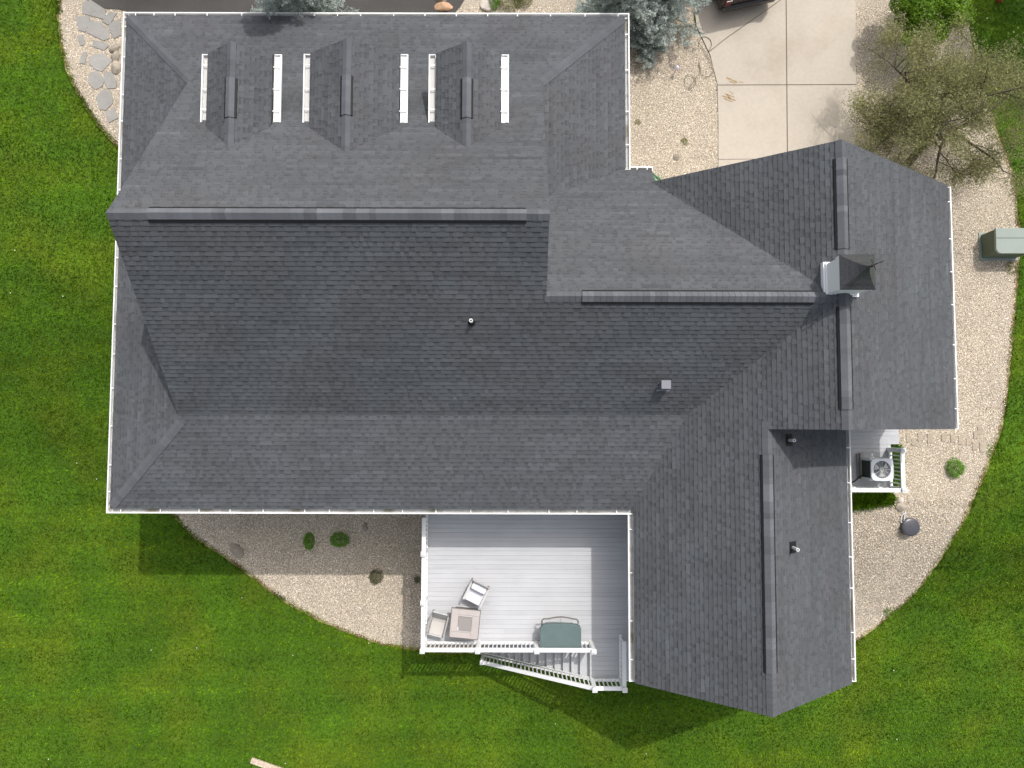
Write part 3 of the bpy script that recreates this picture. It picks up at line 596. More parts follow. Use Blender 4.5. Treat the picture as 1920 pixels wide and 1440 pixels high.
# fire table
c = at(871.5, 1169.5, ZD + .58); a = R(-5.5); ft = thing('fire_table', 'square stone-topped fire table with a dark square lid, in the corner of the deck', 'table', (c.x, c.y, ZD))
S = .93; b = MB(); b.box((c.x, c.y, ZD + .28), (.72, .72, .56), rz=a, taper=1.05); b.build('table_base', M['tableframe'], ft)
b = MB()
for s in (-1, 1):
    x, y = rotp(c, s * (S / 2 - .01), 0, a); b.box((x, y, ZD + .575), (.02, S, .05), rz=a); x, y = rotp(c, 0, s * (S / 2 - .0105), a); b.box((x, y, ZD + .574), (S - .042, .02, .049), rz=a)
b.build('table_rim', M['tableframe'], ft)
b = MB(); q = .215; o2 = S / 2 - .021
for (x0, x1, y0, y1, t) in ((-o2, -q, -q - .05, o2, 1.03), (q, o2, -o2, q + .05, .97), (-q + .001, o2, q + .052, o2, 1.0), (-q, q, q + .001, q + .05, 1.06), (-o2, q - .001, -o2, -q - .052, .99), (-q, q, -q - .05, -q - .001, .95)):
    x, y = rotp(c, (x0 + x1) / 2, (y0 + y1) / 2, a); b.box((x, y, ZD + .585), (x1 - x0 - .004, y1 - y0 - .004, .02), rz=a, tone=t)
b.build('table_top', M['tile'], ft)
b = MB(); b.box((c.x, c.y, ZD + .60), (.42, .42, .02), rz=a); b.build('burner_lid', M['tablelid'], ft)
x, y = rotp(c, -.20, -.16, a); b = MB(); b.box((x, y, ZD + .618), (.03, .11, .02), rz=a); b.build('lid_handle', M['cushion'], ft)
# lounge chair with cushions
c = at(893, 1112, ZD + .42); a = R(-26); ch = thing('armchair', 'white cushioned armchair standing alone on the deck, turned towards the fire table', 'chair', (c.x, c.y, ZD))
def cbox(name, m, x, y, z, d, c=c, a=a, par=ch, bev=0, rx=0):
    mb = MB(); px_, py_ = rotp(c, x, y, a); mb.box((px_, py_, ZD + z), d, rz=a, rot=Matrix.Rotation(rx, 3, 'X') if rx else None); return mb.build(name, m, par, bevel=bev, smooth=False)
cbox('seat_frame', M['wicker'], 0, 0, .27, (.60, .60, .05)); cbox('seat_cushion', M['cushion'], .0, -.04, .40, (.52, .56, .13), bev=.04); cbox('back_cushion', M['cushion'], 0, .215, .56, (.50, .25, .26), bev=.09, rx=R(-14)); cbox('backrest', M['frame'], 0, .335, .55, (.56, .03, .55), rx=R(-14))
for s in (-1, 1):
    cbox('armrest', M['wicker'], s * .29, -.0, .58, (.065, .62, .03), bev=.01)
    for yy in (-.27, .27): cbox('leg', M['frame'], s * .29, yy, .29, (.045, .045, .58))
# sling chair
c = at(822, 1168, ZD + .45); a = R(-14); ch2 = thing('sling_chair', 'beige sling deck chair tucked between the white railing and the fire table', 'chair', (c.x, c.y, ZD))
mb = MB(); prof = [(.42, .88), (.30, .70), (.14, .42), (.02, .39), (-.2, .41), (-.38, .43), (-.42, .41)]
for i in range(len(prof) - 1):
    q = []
    for (yy, zz), xs in ((prof[i], -.215), (prof[i], .215), (prof[i + 1], .215), (prof[i + 1], -.215)):
        pp = rotp(c, xs if True else 0, yy, a); q.append((pp[0], pp[1], ZD + zz))
    mb.face(q[::-1]); mb.face([(x, y, z - .012) for x, y, z in q])
mb.build('sling_seat', M['fabric'], ch2)
for s in (-1, 1):
    cbox('armrest', M['frame'], s * .265, -.02, .60, (.05, .62, .03), c=c, a=a, par=ch2, bev=.01)
    cbox('leg', M['frame'], s * .255, -.30, .30, (.035, .035, .58), c=c, a=a, par=ch2); cbox('leg', M['frame'], s * .255, .25, .30, (.035, .035, .58), c=c, a=a, par=ch2)
    mb = MB(); mb.tube([(*rotp(c, s * .225, yy, a), ZD + zz) for yy, zz in prof], .014, 8); mb.build('side_rail', M['frame'], ch2)
cbox('front_rail', M['wicker'], 0, -.42, .40, (.52, .035, .035), c=c, a=a, par=ch2); cbox('headrest_bar', M['wicker'], 0, .425, .885, (.45, .03, .03), c=c, a=a, par=ch2)
# grill
g0 = at(1013, 1190, ZD + .75); g1 = at(1090, 1190, ZD + .75); gx0, gx1 = g0.x, g1.x; gy0 = -6.98; gy1 = at(1050, 1170, ZD + .75).y; gc = ((gx0 + gx1) / 2, (gy0 + gy1) / 2)
gr = thing('grill', 'dark green hooded grill with a curved grey handle, against the deck railing', 'grill', (gc[0], gc[1], ZD))
W2 = (gx1 - gx0) / 2; out = []
for i in range(13): t = -1 + 2 * i / 12; out.append((gc[0] + t * (W2 - .09), gy1 - .045 * t * t))
pts = [(gx0, gy0), (gx1, gy0), (gx1, gy1 - .16), (gx1 - .025, gy1 - .09)] + out[::-1] + [(gx0 + .025, gy1 - .09), (gx0, gy1 - .16)]
mb = MB(); mb.prism(pts, ZD + .55, ZD + .72); mb.build('hood', M['grillgreen'], gr, bevel=.02)
mb = MB(); mb.box((gc[0], gc[1], ZD + .42), (W2 * 1.7, .44, .26)); mb.build('firebox', M['grillgreen'], gr)
mb = MB(); mb.box((gc[0], gc[1], ZD + .2), (W2 * 1.2, .40, .04))
for sx in (-1, 1):
    for sy in (-1, 1): mb.box((gc[0] + sx * W2 * .62, gc[1] + sy * .2, ZD + .2), (.04, .04, .4))
mb.build('cart', M['greymetal'], gr)
mb = MB(); hp = [(1016, 1169), (1016, 1164), (1019, 1160.5), (1028, 1160), (1042, 1157.5), (1053, 1156.5), (1064, 1158), (1076, 1160.5), (1080, 1161), (1083, 1163), (1084.5, 1167)]
hpts = [at(px, py, ZD + .62) for px, py in hp]; mb.tube([hpts[0] + Vector((0, -.05, -.12))] + hpts + [hpts[-1] + Vector((0, -.05, -.12))], .024, 8); mb.tube([at(1051.5, 1158, ZD + .62), at(1051.5, 1172, ZD + .62)], .005, 6); mb.build('handle', M['tableframe'], gr)
# ------------------------------------------------------------------ side deck, air conditioner
ZP = 2.42; pd = thing('side_deck', 'small grey side deck beside the garage with a white railing', 'deck', (11, -1, 2.2))
mb = MB(); y = .2; rr = random.Random(8)
while y > -2.16: mb.b2((X4e - .5, max(y - .14, -2.16) + .005, ZP - .03), (12.78 if y > -.62 else 12.5, y, ZP), tone=rr.gauss(.96, .02)); y -= .14
mb.build('decking', M['deck'], pd); mb = MB(); mb.b2((X4e - .5, -2.18, 1.9), (12.49, .2, ZP - .04)); mb.build('deck_frame', M['white'], pd)
pc = [(12.42, -.80), (12.42, -2.07), (X4e - .35, -2.07)]
for x, y in pc[:2]: post(x, y, 2.0, ZP + .90, parent=pd)
railing((pc[0][0], pc[0][1], ZP), (pc[1][0], pc[1][1], ZP), parent=pd, h=.82, gap=.12); railing((pc[1][0], pc[1][1], ZP), (pc[2][0], pc[2][1], ZP), parent=pd, h=.82, gap=.13)
c = at(1654, 880.5, ZP + .74); acs = .71; ac = thing('air_conditioner', 'square white air conditioner with a round fan grille, on the small side deck', 'air conditioner', (c.x, c.y, ZP))
mb = MB(); mb.box((c.x, c.y, ZP + .36), (acs - .05, acs - .05, .60)); mb.build('coil_body', M['acdark'], ac)
mb = MB()
for sx in (-1, 1):
    for sy in (-1, 1): mb.box((c.x + sx * (acs / 2 - .04), c.y + sy * (acs / 2 - .04), ZP + .37), (.08, .08, .66))
mb.box((c.x, c.y, ZP + .03), (acs, acs, .06)); mb.box((c.x + .1, c.y - acs / 2 + .02, ZP + .36), (.4, .03, .6)); mb.build('cabinet', M['ac'], ac)
# top plate with a round hole
mb = MB(); n = 48; hr = .275; hs = acs / 2; ring_o = []; ring_i = []
for k in range(n):
    t = 2 * math.pi * k / n; ct, st_ = math.cos(t), math.sin(t); e = 6; rr_ = hs / ((abs(ct) ** e + abs(st_) ** e) ** (1 / e)); ring_o.append((c.x + rr_ * ct, c.y + rr_ * st_)); ring_i.append((c.x + hr * ct, c.y + hr * st_))
for k in range(n):
    j = (k + 1) % n; zt = ZP + .76
    mb.face([(*ring_i[k], zt - .01), (*ring_o[k], zt), (*ring_o[j], zt), (*ring_i[j], zt - .01)]); mb.face([(*ring_o[k], zt), (*ring_o[k], zt - .07), (*ring_o[j], zt - .07), (*ring_o[j], zt)]); mb.face([(*ring_i[k], zt - .15), (*ring_i[k], zt - .01), (*ring_i[j], zt - .01), (*ring_i[j], zt - .15)])
mb.build('top_plate', M['ac'], ac)
mb = MB(); mb.lathe((c.x, c.y, ZP + .665), [(.27, 0), (.27, .005)], 24); mb.build('fan_well', M['acinner'], ac)
mb = MB()
for k in range(3):
    t0 = R(20 + 120 * k); q = [(c.x + .05 * math.cos(t0), c.y + .05 * math.sin(t0), ZP + .69)]
    for i in range(5): t = t0 + R(12 * i - 8); q.append((c.x + .235 * math.cos(t), c.y + .235 * math.sin(t), ZP + .69 + .008 * i))
    mb.face(q)
mb.lathe((c.x, c.y, ZP + .69), [(.075, 0), (.07, .04)], 20); mb.build('fan', M['trough'], ac)
mb = MB()
for k in range(12): t = 2 * math.pi * k / 12; mb.tube([(c.x + .05 * math.cos(t), c.y + .05 * math.sin(t), ZP + .765), (c.x + .28 * math.cos(t), c.y + .28 * math.sin(t), ZP + .755)], .0035, 5)
for r_ in (.09, .14, .19, .24): mb.tube([(c.x + r_ * math.cos(R(q)), c.y + r_ * math.sin(R(q)), ZP + .762) for q in range(0, 361, 15)], .0025, 5, cap=False)
mb.build('fan_grille', M['ac'], ac)
mb = MB(); mb.tube([(c.x - .36, c.y - .2, ZP + .25), (c.x - .45, c.y - .3, ZP + .12), (c.x - .55, c.y - .42, ZP + .06), (c.x - .8, c.y - .52, ZP + .05), (c.x - 1.3, c.y - .62, ZP + .05)], .022, 8); mb.build('refrigerant_line', M['black'], ac)
mb = MB(); q = at(1622, 868, ZP + .1); u = thing('shadow_and_line_set', 'grey brown strip added in place of a shadow, with line-set pipe on the side deck between wall and air conditioner', 'shadow strip', (q.x, q.y, ZP))
mb.box((q.x - .10, q.y - .1, ZP + .05), (.10, .85, .10)); mb.build('shadow_strip', M['frame'], u); mb = MB(); mb.tube([(q.x - .22, q.y - .5, ZP + .06), (q.x - .22, q.y + .3, ZP + .06)], .03, 8); mb.build('pipe', M['greymetal'], u)  # added strip stands in for the shadow; pipe belongs to the line set
# ------------------------------------------------------------------ transformer box
tx0, tx1, ty0, ty1 = 15.8, 17.0, 5.60, 6.44; tb = thing('utility_box', 'green metal utility transformer box on the gravel at the right edge', 'utility box', (16.4, 6.0, 2.2))
mb = MB(); mb.b2((tx0 + .02, ty0 + .03, 2.24), (tx1, ty1 - .02, 2.94)); mb.build('cabinet', M['utility_dark'], tb, bevel=.05)
mb = MB(); mb.prism([(tx0 + .0, ty1), (tx0 + .0, ty0 + .14), (tx0 + .05, ty0 + .04), (tx0 + .15, ty0), (tx1 + .02, ty0), (tx1 + .02, ty1)], 2.935, 3.03); mb.build('lid', M['utility'], tb, bevel=.015)
mb = MB(); mb.b2((tx0 - .01, ty0 + .34 + .16, 3.031), (tx1, ty0 + .36 + .16, 3.037)); mb.build('lid_seam', M['utility_dark'], tb)
mb = MB(); mb.b2((tx0 - .05, ty0 - .06, 2.16), (tx1 + .05, ty1 + .05, 2.27)); mb.build('pad', M['utility'], tb, bevel=.02)
# ------------------------------------------------------------------ flagstones, pavers and rocks
def stone_poly(name, label, cat, pts_px, m, th=.05, group=None, tone=1.0, dz=.035):
    pts = [G(*p) for p in pts_px]; cx = sum(p.x for p in pts) / len(pts); cy = sum(p.y for p in pts) / len(pts); k_ = 1.12 if name == 'flagstone' else 1.0; pts = [Vector((cx + (p.x - cx) * k_, cy + (p.y - cy) * k_, p.z)) for p in pts]; z = gz(cx, cy)
    mb = MB(); mb.prism([(p.x, p.y) for p in pts], z - .02, z + dz + th * .5, tone=tone); o = mb.build(name, m, None, loc=(cx, cy, z), bevel=.012); tag(o, label, cat, group); return o
FS = [([(158, 8), (172, 3), (198, 20), (196, 36), (158, 26)], 'tan-grey flagstone against the asphalt, topmost of the path'),
 ([(145, 34), (169, 33), (168, 48), (161, 60), (150, 57)], 'small pale grey flagstone above the oblong chip, left of the largest slab'),
 ([(172, 41), (192, 46), (206, 62), (205, 72), (195, 76), (167, 62)], 'largest dark grey flagstone in the upper part of the path'),
 ([(194, 41), (206, 25), (219, 27), (206, 48)], 'narrow grey flagstone slanting up towards the gutter corner'),
 ([(205, 48), (226, 38), (227, 66), (216, 72), (208, 58)], 'light grey flagstone half hidden under the roof corner'),
 ([(147, 70), (157, 67), (160, 85), (152, 86)], 'small oblong brown-grey chip of flagstone at the path edge'),
 ([(178, 78), (192, 80), (205, 86), (196, 95), (176, 88)], 'pale bluish flagstone just below the largest slab'),
 ([(157, 100), (164, 100), (161, 120), (151, 119)], 'thin brown-grey upright flagstone at the lower left of the path'),
 ([(170, 110), (180, 104), (197, 104), (209, 116), (192, 134), (180, 130), (171, 121)], 'dark cracked flagstone with a curved chipped lower edge'),
 ([(168, 143), (182, 135), (197, 150), (192, 162), (181, 168), (170, 158)], 'rounded grey flagstone below the dark cracked one'),
 ([(199, 138), (211, 138), (220, 152), (218, 165), (203, 166), (198, 152)], 'light grey flagstone touching the gutter, right of the rounded one'),
 ([(183, 184), (198, 169), (209, 176), (212, 194), (200, 206), (189, 205)], 'large smooth grey flagstone in the lower half of the path'),
 ([(200, 212), (216, 205), (222, 222), (206, 230)], 'brown-grey flagstone at the lower end of the path')]
for i, (p, l) in enumerate(FS): stone_poly('flagstone', l, 'flagstone', p, M['flag'], group='flagstones of the path by the front corner', tone=random.uniform(.88, 1.1))
PV = [(1702, 822, 9, 'paver nearest the side deck, half sunk'), (1712, 829, 8, 'second sunken paver from the side deck'), (1724, 819, 10, 'third sunken paver from the side deck'), (1743, 822, 12, 'broad paver below the garage eave, fourth from the side deck'), (1768, 821, 9, 'fifth sunken paver from the side deck'), (1785, 822, 9, 'paver just below the garage roof corner'), (1800, 825, 10, 'paver right of the garage roof corner'), (1814, 828, 9, 'paver in the middle of the curve to the lawn'), (1836, 806, 10, 'upper paver near the lawn, above the row'), (1828, 815, 9, 'paver between the upper one and the row'), (1826, 836, 10, 'lower paver near the lawn'), (1841, 838, 12, 'large pale paver beside the lawn edge')]
for (px, py, s, l) in PV: stone_poly('paver', 'tan ' + l, 'paver', [(px - s * .5, py - s * .75), (px + s * .45, py - s * .8), (px + s * .5, py + s * .75), (px - s * .45, py + s * .8)], M['paver'], th=.0, group='pavers sunk in the gravel', tone=.9, dz=.057)
def rock(label, px, py, s, m, sq_=(1, 1, .6), rz=0., seed=0, group=None, tone=1.0):
    p = G(px, py); r_ = random.Random(seed); bm = bmesh.new(); bmesh.ops.create_icosphere(bm, subdivisions=3, radius=1)
    off = [Vector((r_.uniform(-1, 1), r_.uniform(-1, 1), r_.uniform(-1, 1))).normalized() for _ in range(9)]; cut = [r_.uniform(.62, .95) for _ in off]
    for v in bm.verts:
        for o_, c_ in zip(off, cut):
            dd = v.co.dot(o_)
            if dd > c_: v.co -= o_ * (dd - c_) * .9
        x, y = v.co.x * sq_[0] * s, v.co.y * sq_[1] * s; v.co = Vector((x * math.cos(rz) - y * math.sin(rz), x * math.sin(rz) + y * math.cos(rz), v.co.z * sq_[2] * s))
    me = bpy.data.meshes.new('rock'); bm.to_mesh(me); bm.free(); a = me.attributes.new('tone', 'FLOAT', 'FACE'); a.data.foreach_set('value', np.full(len(me.polygons), tone, dtype=np.float32)); me.materials.append(m)
    o = link('rock', me, None, (p.x, p.y, gz(p.x, p.y) + s * sq_[2] * .35)); tag(o, label, 'rock', group); return o
rock('flat grey brown rock at the lawn edge of the rear gravel bed', 445, 1031, .34, M['rock'], (1, .55, .35), R(-52), 3)
rock('bluish grey rock in the shade under the rear gutter', 686, 989, .17, M['rock'], (.6, 1.1, .5), 0, 4, tone=.9)
rock('orange-tan rock beside the asphalt at the top', 832, 15, .30, M['orangerock'], (1.1, .6, .5), 0, 5)
rock('brown rock behind the orange-tan one at the top', 829, 0, .24, M['rock'], (1, .8, .6), 0, 6)
rock('pale chalky rock next to the green shrub at the top', 912, 11, .26, M['palerock'], (1, 1, .6), .3, 7)
rock('olive-tan rounded rock below the side deck corner', 1687, 950, .19, M['rock'], (1.1, .75, .6), 0, 8, tone=1.25)
rock('pinkish white rock in the pile below the side deck', 1688, 938, .13, M['palerock'], (1, .9, .7), .5, 9)
rock('dark small rock in the pile below the side deck', 1672, 938, .12, M['rock'], (.7, 1, .6), .2, 10, tone=.5)
rock('tan rock right of the pile below the side deck', 1705, 936, .12, M['rock'], (1, .8, .5), .8, 11, tone=1.5)
rock('brown rock under the left gutter, upper one', 217, 92, .22, M['rock'], (1, .7, .6), .4, 12)
rock('brown rock under the left gutter, middle one', 218, 108, .22, M['rock'], (1, .7, .6), 1.4, 13, tone=1.1)
rock('brown rock under the left gutter, lower one', 219, 128, .24, M['rock'], (.8, 1, .6), .2, 14, tone=1.2)
rock('light rock beside the utility box', 1899, 479, .09, M['palerock'], (1, 1, .6), .2, 15)
rock('grey brown stone in the gravel between house and driveway', 1268, 296, .13, M['rock'], (1, .9, .5), .2, 16, tone=.8)
# ------------------------------------------------------------------ gravel stones (loose, uncountable)
def scatter(poly, dens, seed):
    r_ = np.random.default_rng(seed); xs = [p[0] for p in poly]; ys = [p[1] for p in poly]; A = (max(xs) - min(xs)) * (max(ys) - min(ys)); n = int(A * dens)
    x = r_.uniform(min(xs), max(xs), n); y = r_.uniform(min(ys), max(ys), n); k = pip(poly, x, y); return x[k], y[k]
HF = [[(Xw + .5, Ys + .45), (Xe - .5, Ys + .45), (Xe - .5, Yn - .5), (Xw + .5, Yn - .5)], [(X4w + .4, Y4s + .4), (X4e - .5, Y4s + .4), (X4e - .5, .3), (X4w + .4, .3)], [(3.5, .3), (X3e - .5, .3), (X3e - .5, Y3n - .4), (3.5, Y3n - .4)]]
OV = [[(-1e3, 0)]]
def hidden(x, y):   # below roofs, out of view of everything near the photograph's position
    return ((x > Xw + 1.2) & (x < Xe - .6) & (y > Ys + 1.0) & (y < Yn - 1.2)) | ((x > X4w + 1) & (x < X4e - .7) & (y > Y4s + .9) & (y < 1)) | ((x > 3) & (x < X3e - 1) & (y > .5) & (y < Y3n - .8))
oc = np.array([(1, 0, 0), (0, 1, 0), (-1, 0, 0), (0, -1, 0), (0, 0, 1)], float); of = [(0, 1, 4), (1, 2, 4), (2, 3, 4), (3, 0, 4)]
Xs, Ys_ = [], []
for i, bed in enumerate((bed_nw, bed_s, bed_e, bed_n)):
    x, y = scatter(bed, 900 if i != 1 else 800, 20 + i); Xs.append(x); Ys_.append(y)
x = np.concatenate(Xs); y = np.concatenate(Ys_); k = ~hidden(x, y) & (y < 14.4) & ~((x > 3.6) & (y > 7.3) & pip(driveway, x, y)); x, y = x[k], y[k]; n = len(x)
sz = rng.uniform(.010, .024, n); ang = rng.uniform(0, 6.28, n); asp = rng.uniform(.55, 1., n); hz = rng.uniform(.5, .9, n)
V = np.zeros((n, 5, 3)); jitv = rng.normal(0, .18, (n, 5, 3)); cc = oc[None] + jitv
lx = cc[:, :, 0] * sz[:, None]; ly = cc[:, :, 1] * (sz * asp)[:, None]; lz = np.maximum(cc[:, :, 2], -.2) * (sz * hz)[:, None]
ca, sa = np.cos(ang)[:, None], np.sin(ang)[:, None]; V[:, :, 0] = x[:, None] + lx * ca - ly * sa; V[:, :, 1] = y[:, None] + lx * sa + ly * ca; V[:, :, 2] = (gz_np(x, y) + .034)[:, None] + lz
T = np.concatenate([V[:, f, :] for f in of], axis=1).reshape(-1, 3); tv = rng.random(n); o = bigmesh('gravel', T, 3, M['stones'], 'tint', np.repeat(tv, 4)); o['kind'] = 'stuff'; NGRAV = n
# ------------------------------------------------------------------ lawn blades
xa, xb, ya, yb = -24, 24, -19, 19; nb = 1180000
x = rng.uniform(xa, xb, nb); y = rng.uniform(ya, yb, nb); ok = ~hidden(x, y) & (rng.random(nb) < np.clip(1 - np.maximum(np.abs(x) - 19.2, np.maximum(-y - 13.2, y - 15)) / 4.5, 0, 1) ** 1.3)
for b_ in (bed_nw, bed_s, bed_e, bed_n, asphalt, driveway): ok &= ~pip(b_, x, y)
for b_ in HF: ok &= ~pip(b_, x, y)
ok &= ~((x > -6.0) & (x < 15) & (y > 12))
x, y = x[ok], y[ok]
for L_ in RIMS:
    a_ = np.array(L_); k_ = rng.integers(0, len(a_), 9000); cx_ = a_[k_] + rng.normal(0, .055, (9000, 2)); keep = rng.random(9000) < .35 + .65 * (np.sin(k_ * .31) * np.sin(k_ * .11 + 1) > 0); x = np.concatenate([x, cx_[keep, 0]]); y = np.concatenate([y, cx_[keep, 1]])
n = len(x); z = gz_np(x, y) + .01; th = rng.uniform(0, 6.28, n); hgt = rng.uniform(.03, .075, n); cl = np.sin(x * 9.1 + np.sin(y * 7.3) * 2) * np.sin(y * 8.3 + np.sin(x * 6.1) * 2) * (np.sin(x * .9 + 1) * np.sin(y * 1.1) > -.2); hgt = hgt * (1 + .35 * cl); wd = rng.uniform(.008, .019, n); ln = rng.uniform(.01, .07, n); la = rng.uniform(0, 6.28, n)
B = np.zeros((n, 3, 3)); B[:, 0] = np.stack([x - np.cos(th) * wd, y - np.sin(th) * wd, z], 1); B[:, 1] = np.stack([x + np.cos(th) * wd, y + np.sin(th) * wd, z], 1); B[:, 2] = np.stack([x + np.cos(la) * ln, y + np.sin(la) * ln, z + hgt], 1)
o = bigmesh('grass', B.reshape(-1, 3), 3, M['blade'], 'tint', np.clip(rng.normal(.45, .22, n) + .085 * np.tanh(3 * np.sin(y * 5.2 + .5 * np.sin(x * .23))) * np.clip((-3.5 - y) / 3, .15, 1) * 1.3, 0, 1)); o['kind'] = 'stuff'
# small white flowers in the lawn
fl = MB(); rf = random.Random(3); 
for (px, py) in [(285, 1218), (370, 1214), (550, 1228), (93, 1422), (692, 1205), (1041, 1356), (1211, 1412), (536, 1430), (1674, 1256), (1680, 1385), (30, 470), (1849, 36), (22, 550), (120, 556), (455, 1120), (146, 868), (183, 898)]:
    p = G(px, py); fl.lathe((p.x, p.y, p.z + .05), [(.015, 0), (.018, .012), (.008, .02)], 7)
tag(fl.build('lawn_flowers', M['petal']), kind='stuff')
# ------------------------------------------------------------------ foliage
def leaves(name, centers, size, m, parent, asp=.5, droop=0., tint=None, up=.3, r=None):
    n = len(centers); r = r or rng; a = r.normal(0, 1, (n, 3)); a /= np.linalg.norm(a, axis=1)[:, None]; nn = r.normal(0, 1, (n, 3)); nn[:, 2] += up * 3; b = np.cross(nn, a); b /= np.linalg.norm(b, axis=1)[:, None] + 1e-9
    s = (size * r.uniform(.6, 1.3, n))[:, None]; a = a * s; b = b * s * asp; c = centers
    Q = np.stack([c - a, c + b, c + a, c - b], 1).reshape(-1, 3); return bigmesh(name, Q, 4, m, 'tint', tint if tint is not None else np.clip(r.normal(.5, .2, n), 0, 1), parent)
def round_shrub(name, label, cat, px, py, rad, hgt, m, n, leaf, group=None, asp=.5, squash=(1, 1), lumps=6, gap=.0):
    p = G(px, py); z0 = gz(p.x, p.y); root = thing(name, label, cat, (p.x, p.y, z0), group); r_ = np.random.default_rng(int(px * 7 + py))
    d = r_.normal(0, 1, (n, 3)); d /= np.linalg.norm(d, axis=1)[:, None]; d[:, 2] = np.abs(d[:, 2]); rr_ = r_.uniform(.45, 1, n) ** .6
    lc = r_.normal(0, 1, (lumps, 3)); lc /= np.linalg.norm(lc, axis=1)[:, None]; lf = 1 + .16 * np.max(np.clip(d @ lc.T, .6, 1) - .6, axis=1) / .4 - .12 * (np.sin(d[:, 0] * 7 + px) * np.sin(d[:, 1] * 8 + py))
    c = d * (rr_ * lf)[:, None] * np.array([rad * squash[0], rad * squash[1], hgt]); c += np.array([p.x, p.y, z0 + .02])
    leaves('foliage', c, leaf, m, root, asp, tint=np.clip(r_.normal(.45, .2, n) + .0, 0, 1), r=r_)
    st = MB()
    for k in range(6): t = k * 1.05; st.tube([(p.x, p.y, z0 - .02), (p.x + math.cos(t) * rad * .3, p.y + math.sin(t) * rad * .3, z0 + hgt * .5)], [.014, .006], 5)
    st.build('stem', M['bark'], root); return root
round_shrub('shrub', 'small oval green shrub on the rear gravel, left of its round neighbour', 'shrub', 581, 1014, .22, .38, M['shrub'], 1500, .022, squash=(.85, 1.35))
round_shrub('shrub', 'round dark green shrub on the rear gravel, right of the oval one', 'shrub', 638, 1011, .32, .35, M['shrub'], 1900, .022, squash=(1.1, .85))
round_shrub('shrub', 'dull brownish shrub on the shadow line of the rear gravel', 'shrub', 706, 1080, .25, .30, M['dry'], 1100, .022)
round_shrub('shrub', 'tiny brownish seedling beside the deck railing', 'shrub', 783, 1086, .12, .15, M['dry'], 300, .02)
round_shrub('shrub', 'round green cushion shrub alone on the side gravel near the lawn', 'shrub', 1787, 877, .30, .34, M['shrub'], 2400, .028, asp=.22)
round_shrub('shrub', 'yellow green weed clump at the lower tip of the side gravel bed', 'weed', 1670, 1141, .28, .05, M['maple'], 330, .028)
round_shrub('shrub', 'yellow green clump on the lawn edge near the pale paver', 'weed', 1866, 848, .36, .05, M['maple'], 420, .03)
round_shrub('shrub', 'pale yellow weed clump below the utility box', 'weed', 1896, 502, .26, .05, M['willow'], 300, .03)
round_shrub('shrub', 'bright green upright shrub beside the pale rock at the top', 'shrub', 927, 0, .26, .5, M['shrub'], 1500, .028, asp=.3, squash=(.8, 1.6))
round_shrub('shrub', 'olive green spreading shrub under the front gutter', 'shrub', 956, -6, .50, .5, M['willow'], 2600, .03, asp=.3, squash=(1, 1.1))
round_shrub('shrub', 'small olive shrub right of the spreading one at the top', 'shrub', 980, -2, .34, .4, M['willow'], 1300, .03, asp=.3)
round_shrub('shrub', 'tiny yellow green weed on the gravel near the side gutter of the front block', 'weed', 1195, 231, .13, .05, M['willow'], 120, .025)
round_shrub('shrub', 'tiny olive weed in the middle of the gravel by the driveway', 'weed', 1283, 266, .13, .06, M['willow'], 150, .025)
# long grass tufts at the side deck
def tuft(label, x0, x1, y0, y1, n, hgt, m, seed):
    r_ = np.random.default_rng(seed); xx = r_.uniform(x0, x1, n); yy = r_.uniform(y0, y1, n); k = (yy - y0) > (y1 - y0) * .55 * np.clip((xx - x0) / (x1 - x0), 0, 1) if 'below' in label else np.ones(n, bool); xx, yy = xx[k], yy[k]; n = len(xx)
    zz = gz_np(xx, yy); la = r_.uniform(0, 6.28, n); ln = r_.uniform(.08, .3, n) * hgt / .3; h = r_.uniform(.5, 1, n) * hgt; th = la + 1.57; w = .009; B = np.zeros((n, 4, 3))
    B[:, 0] = np.stack([xx - np.cos(th) * w, yy - np.sin(th) * w, zz], 1); B[:, 1] = np.stack([xx + np.cos(th) * w, yy + np.sin(th) * w, zz], 1)
    mx = xx + np.cos(la) * ln * .5; my = yy + np.sin(la) * ln * .5; B[:, 2] = np.stack([xx + np.cos(la) * ln, yy + np.sin(la) * ln, zz + h * .85], 1); B[:, 3] = np.stack([mx - np.cos(th) * w, my - np.sin(th) * w, zz + h], 1)
    cx, cy = float(xx.mean()), float(yy.mean()); root = thing('ornamental_grass', label, 'grass clump', (cx, cy, gz(cx, cy))); bigmesh('foliage', B.reshape(-1, 4 * 3).reshape(-1, 3), 4, m, 'tint', np.clip(r_.normal(.5, .22, n), 0, 1), root)
p = G(1602, 945); q = G(1672, 925)
tuft('thick bright green grass clump below the side deck railing', p.x - .1, q.x, p.y - .15, -2.34, 2600, .24, M['maple'], 1)
p = G(1704, 845); tuft('narrow strip of green plants along the side deck railing', 12.52, 12.9, -2.0, -.7, 700, .22, M['shrub'], 2)
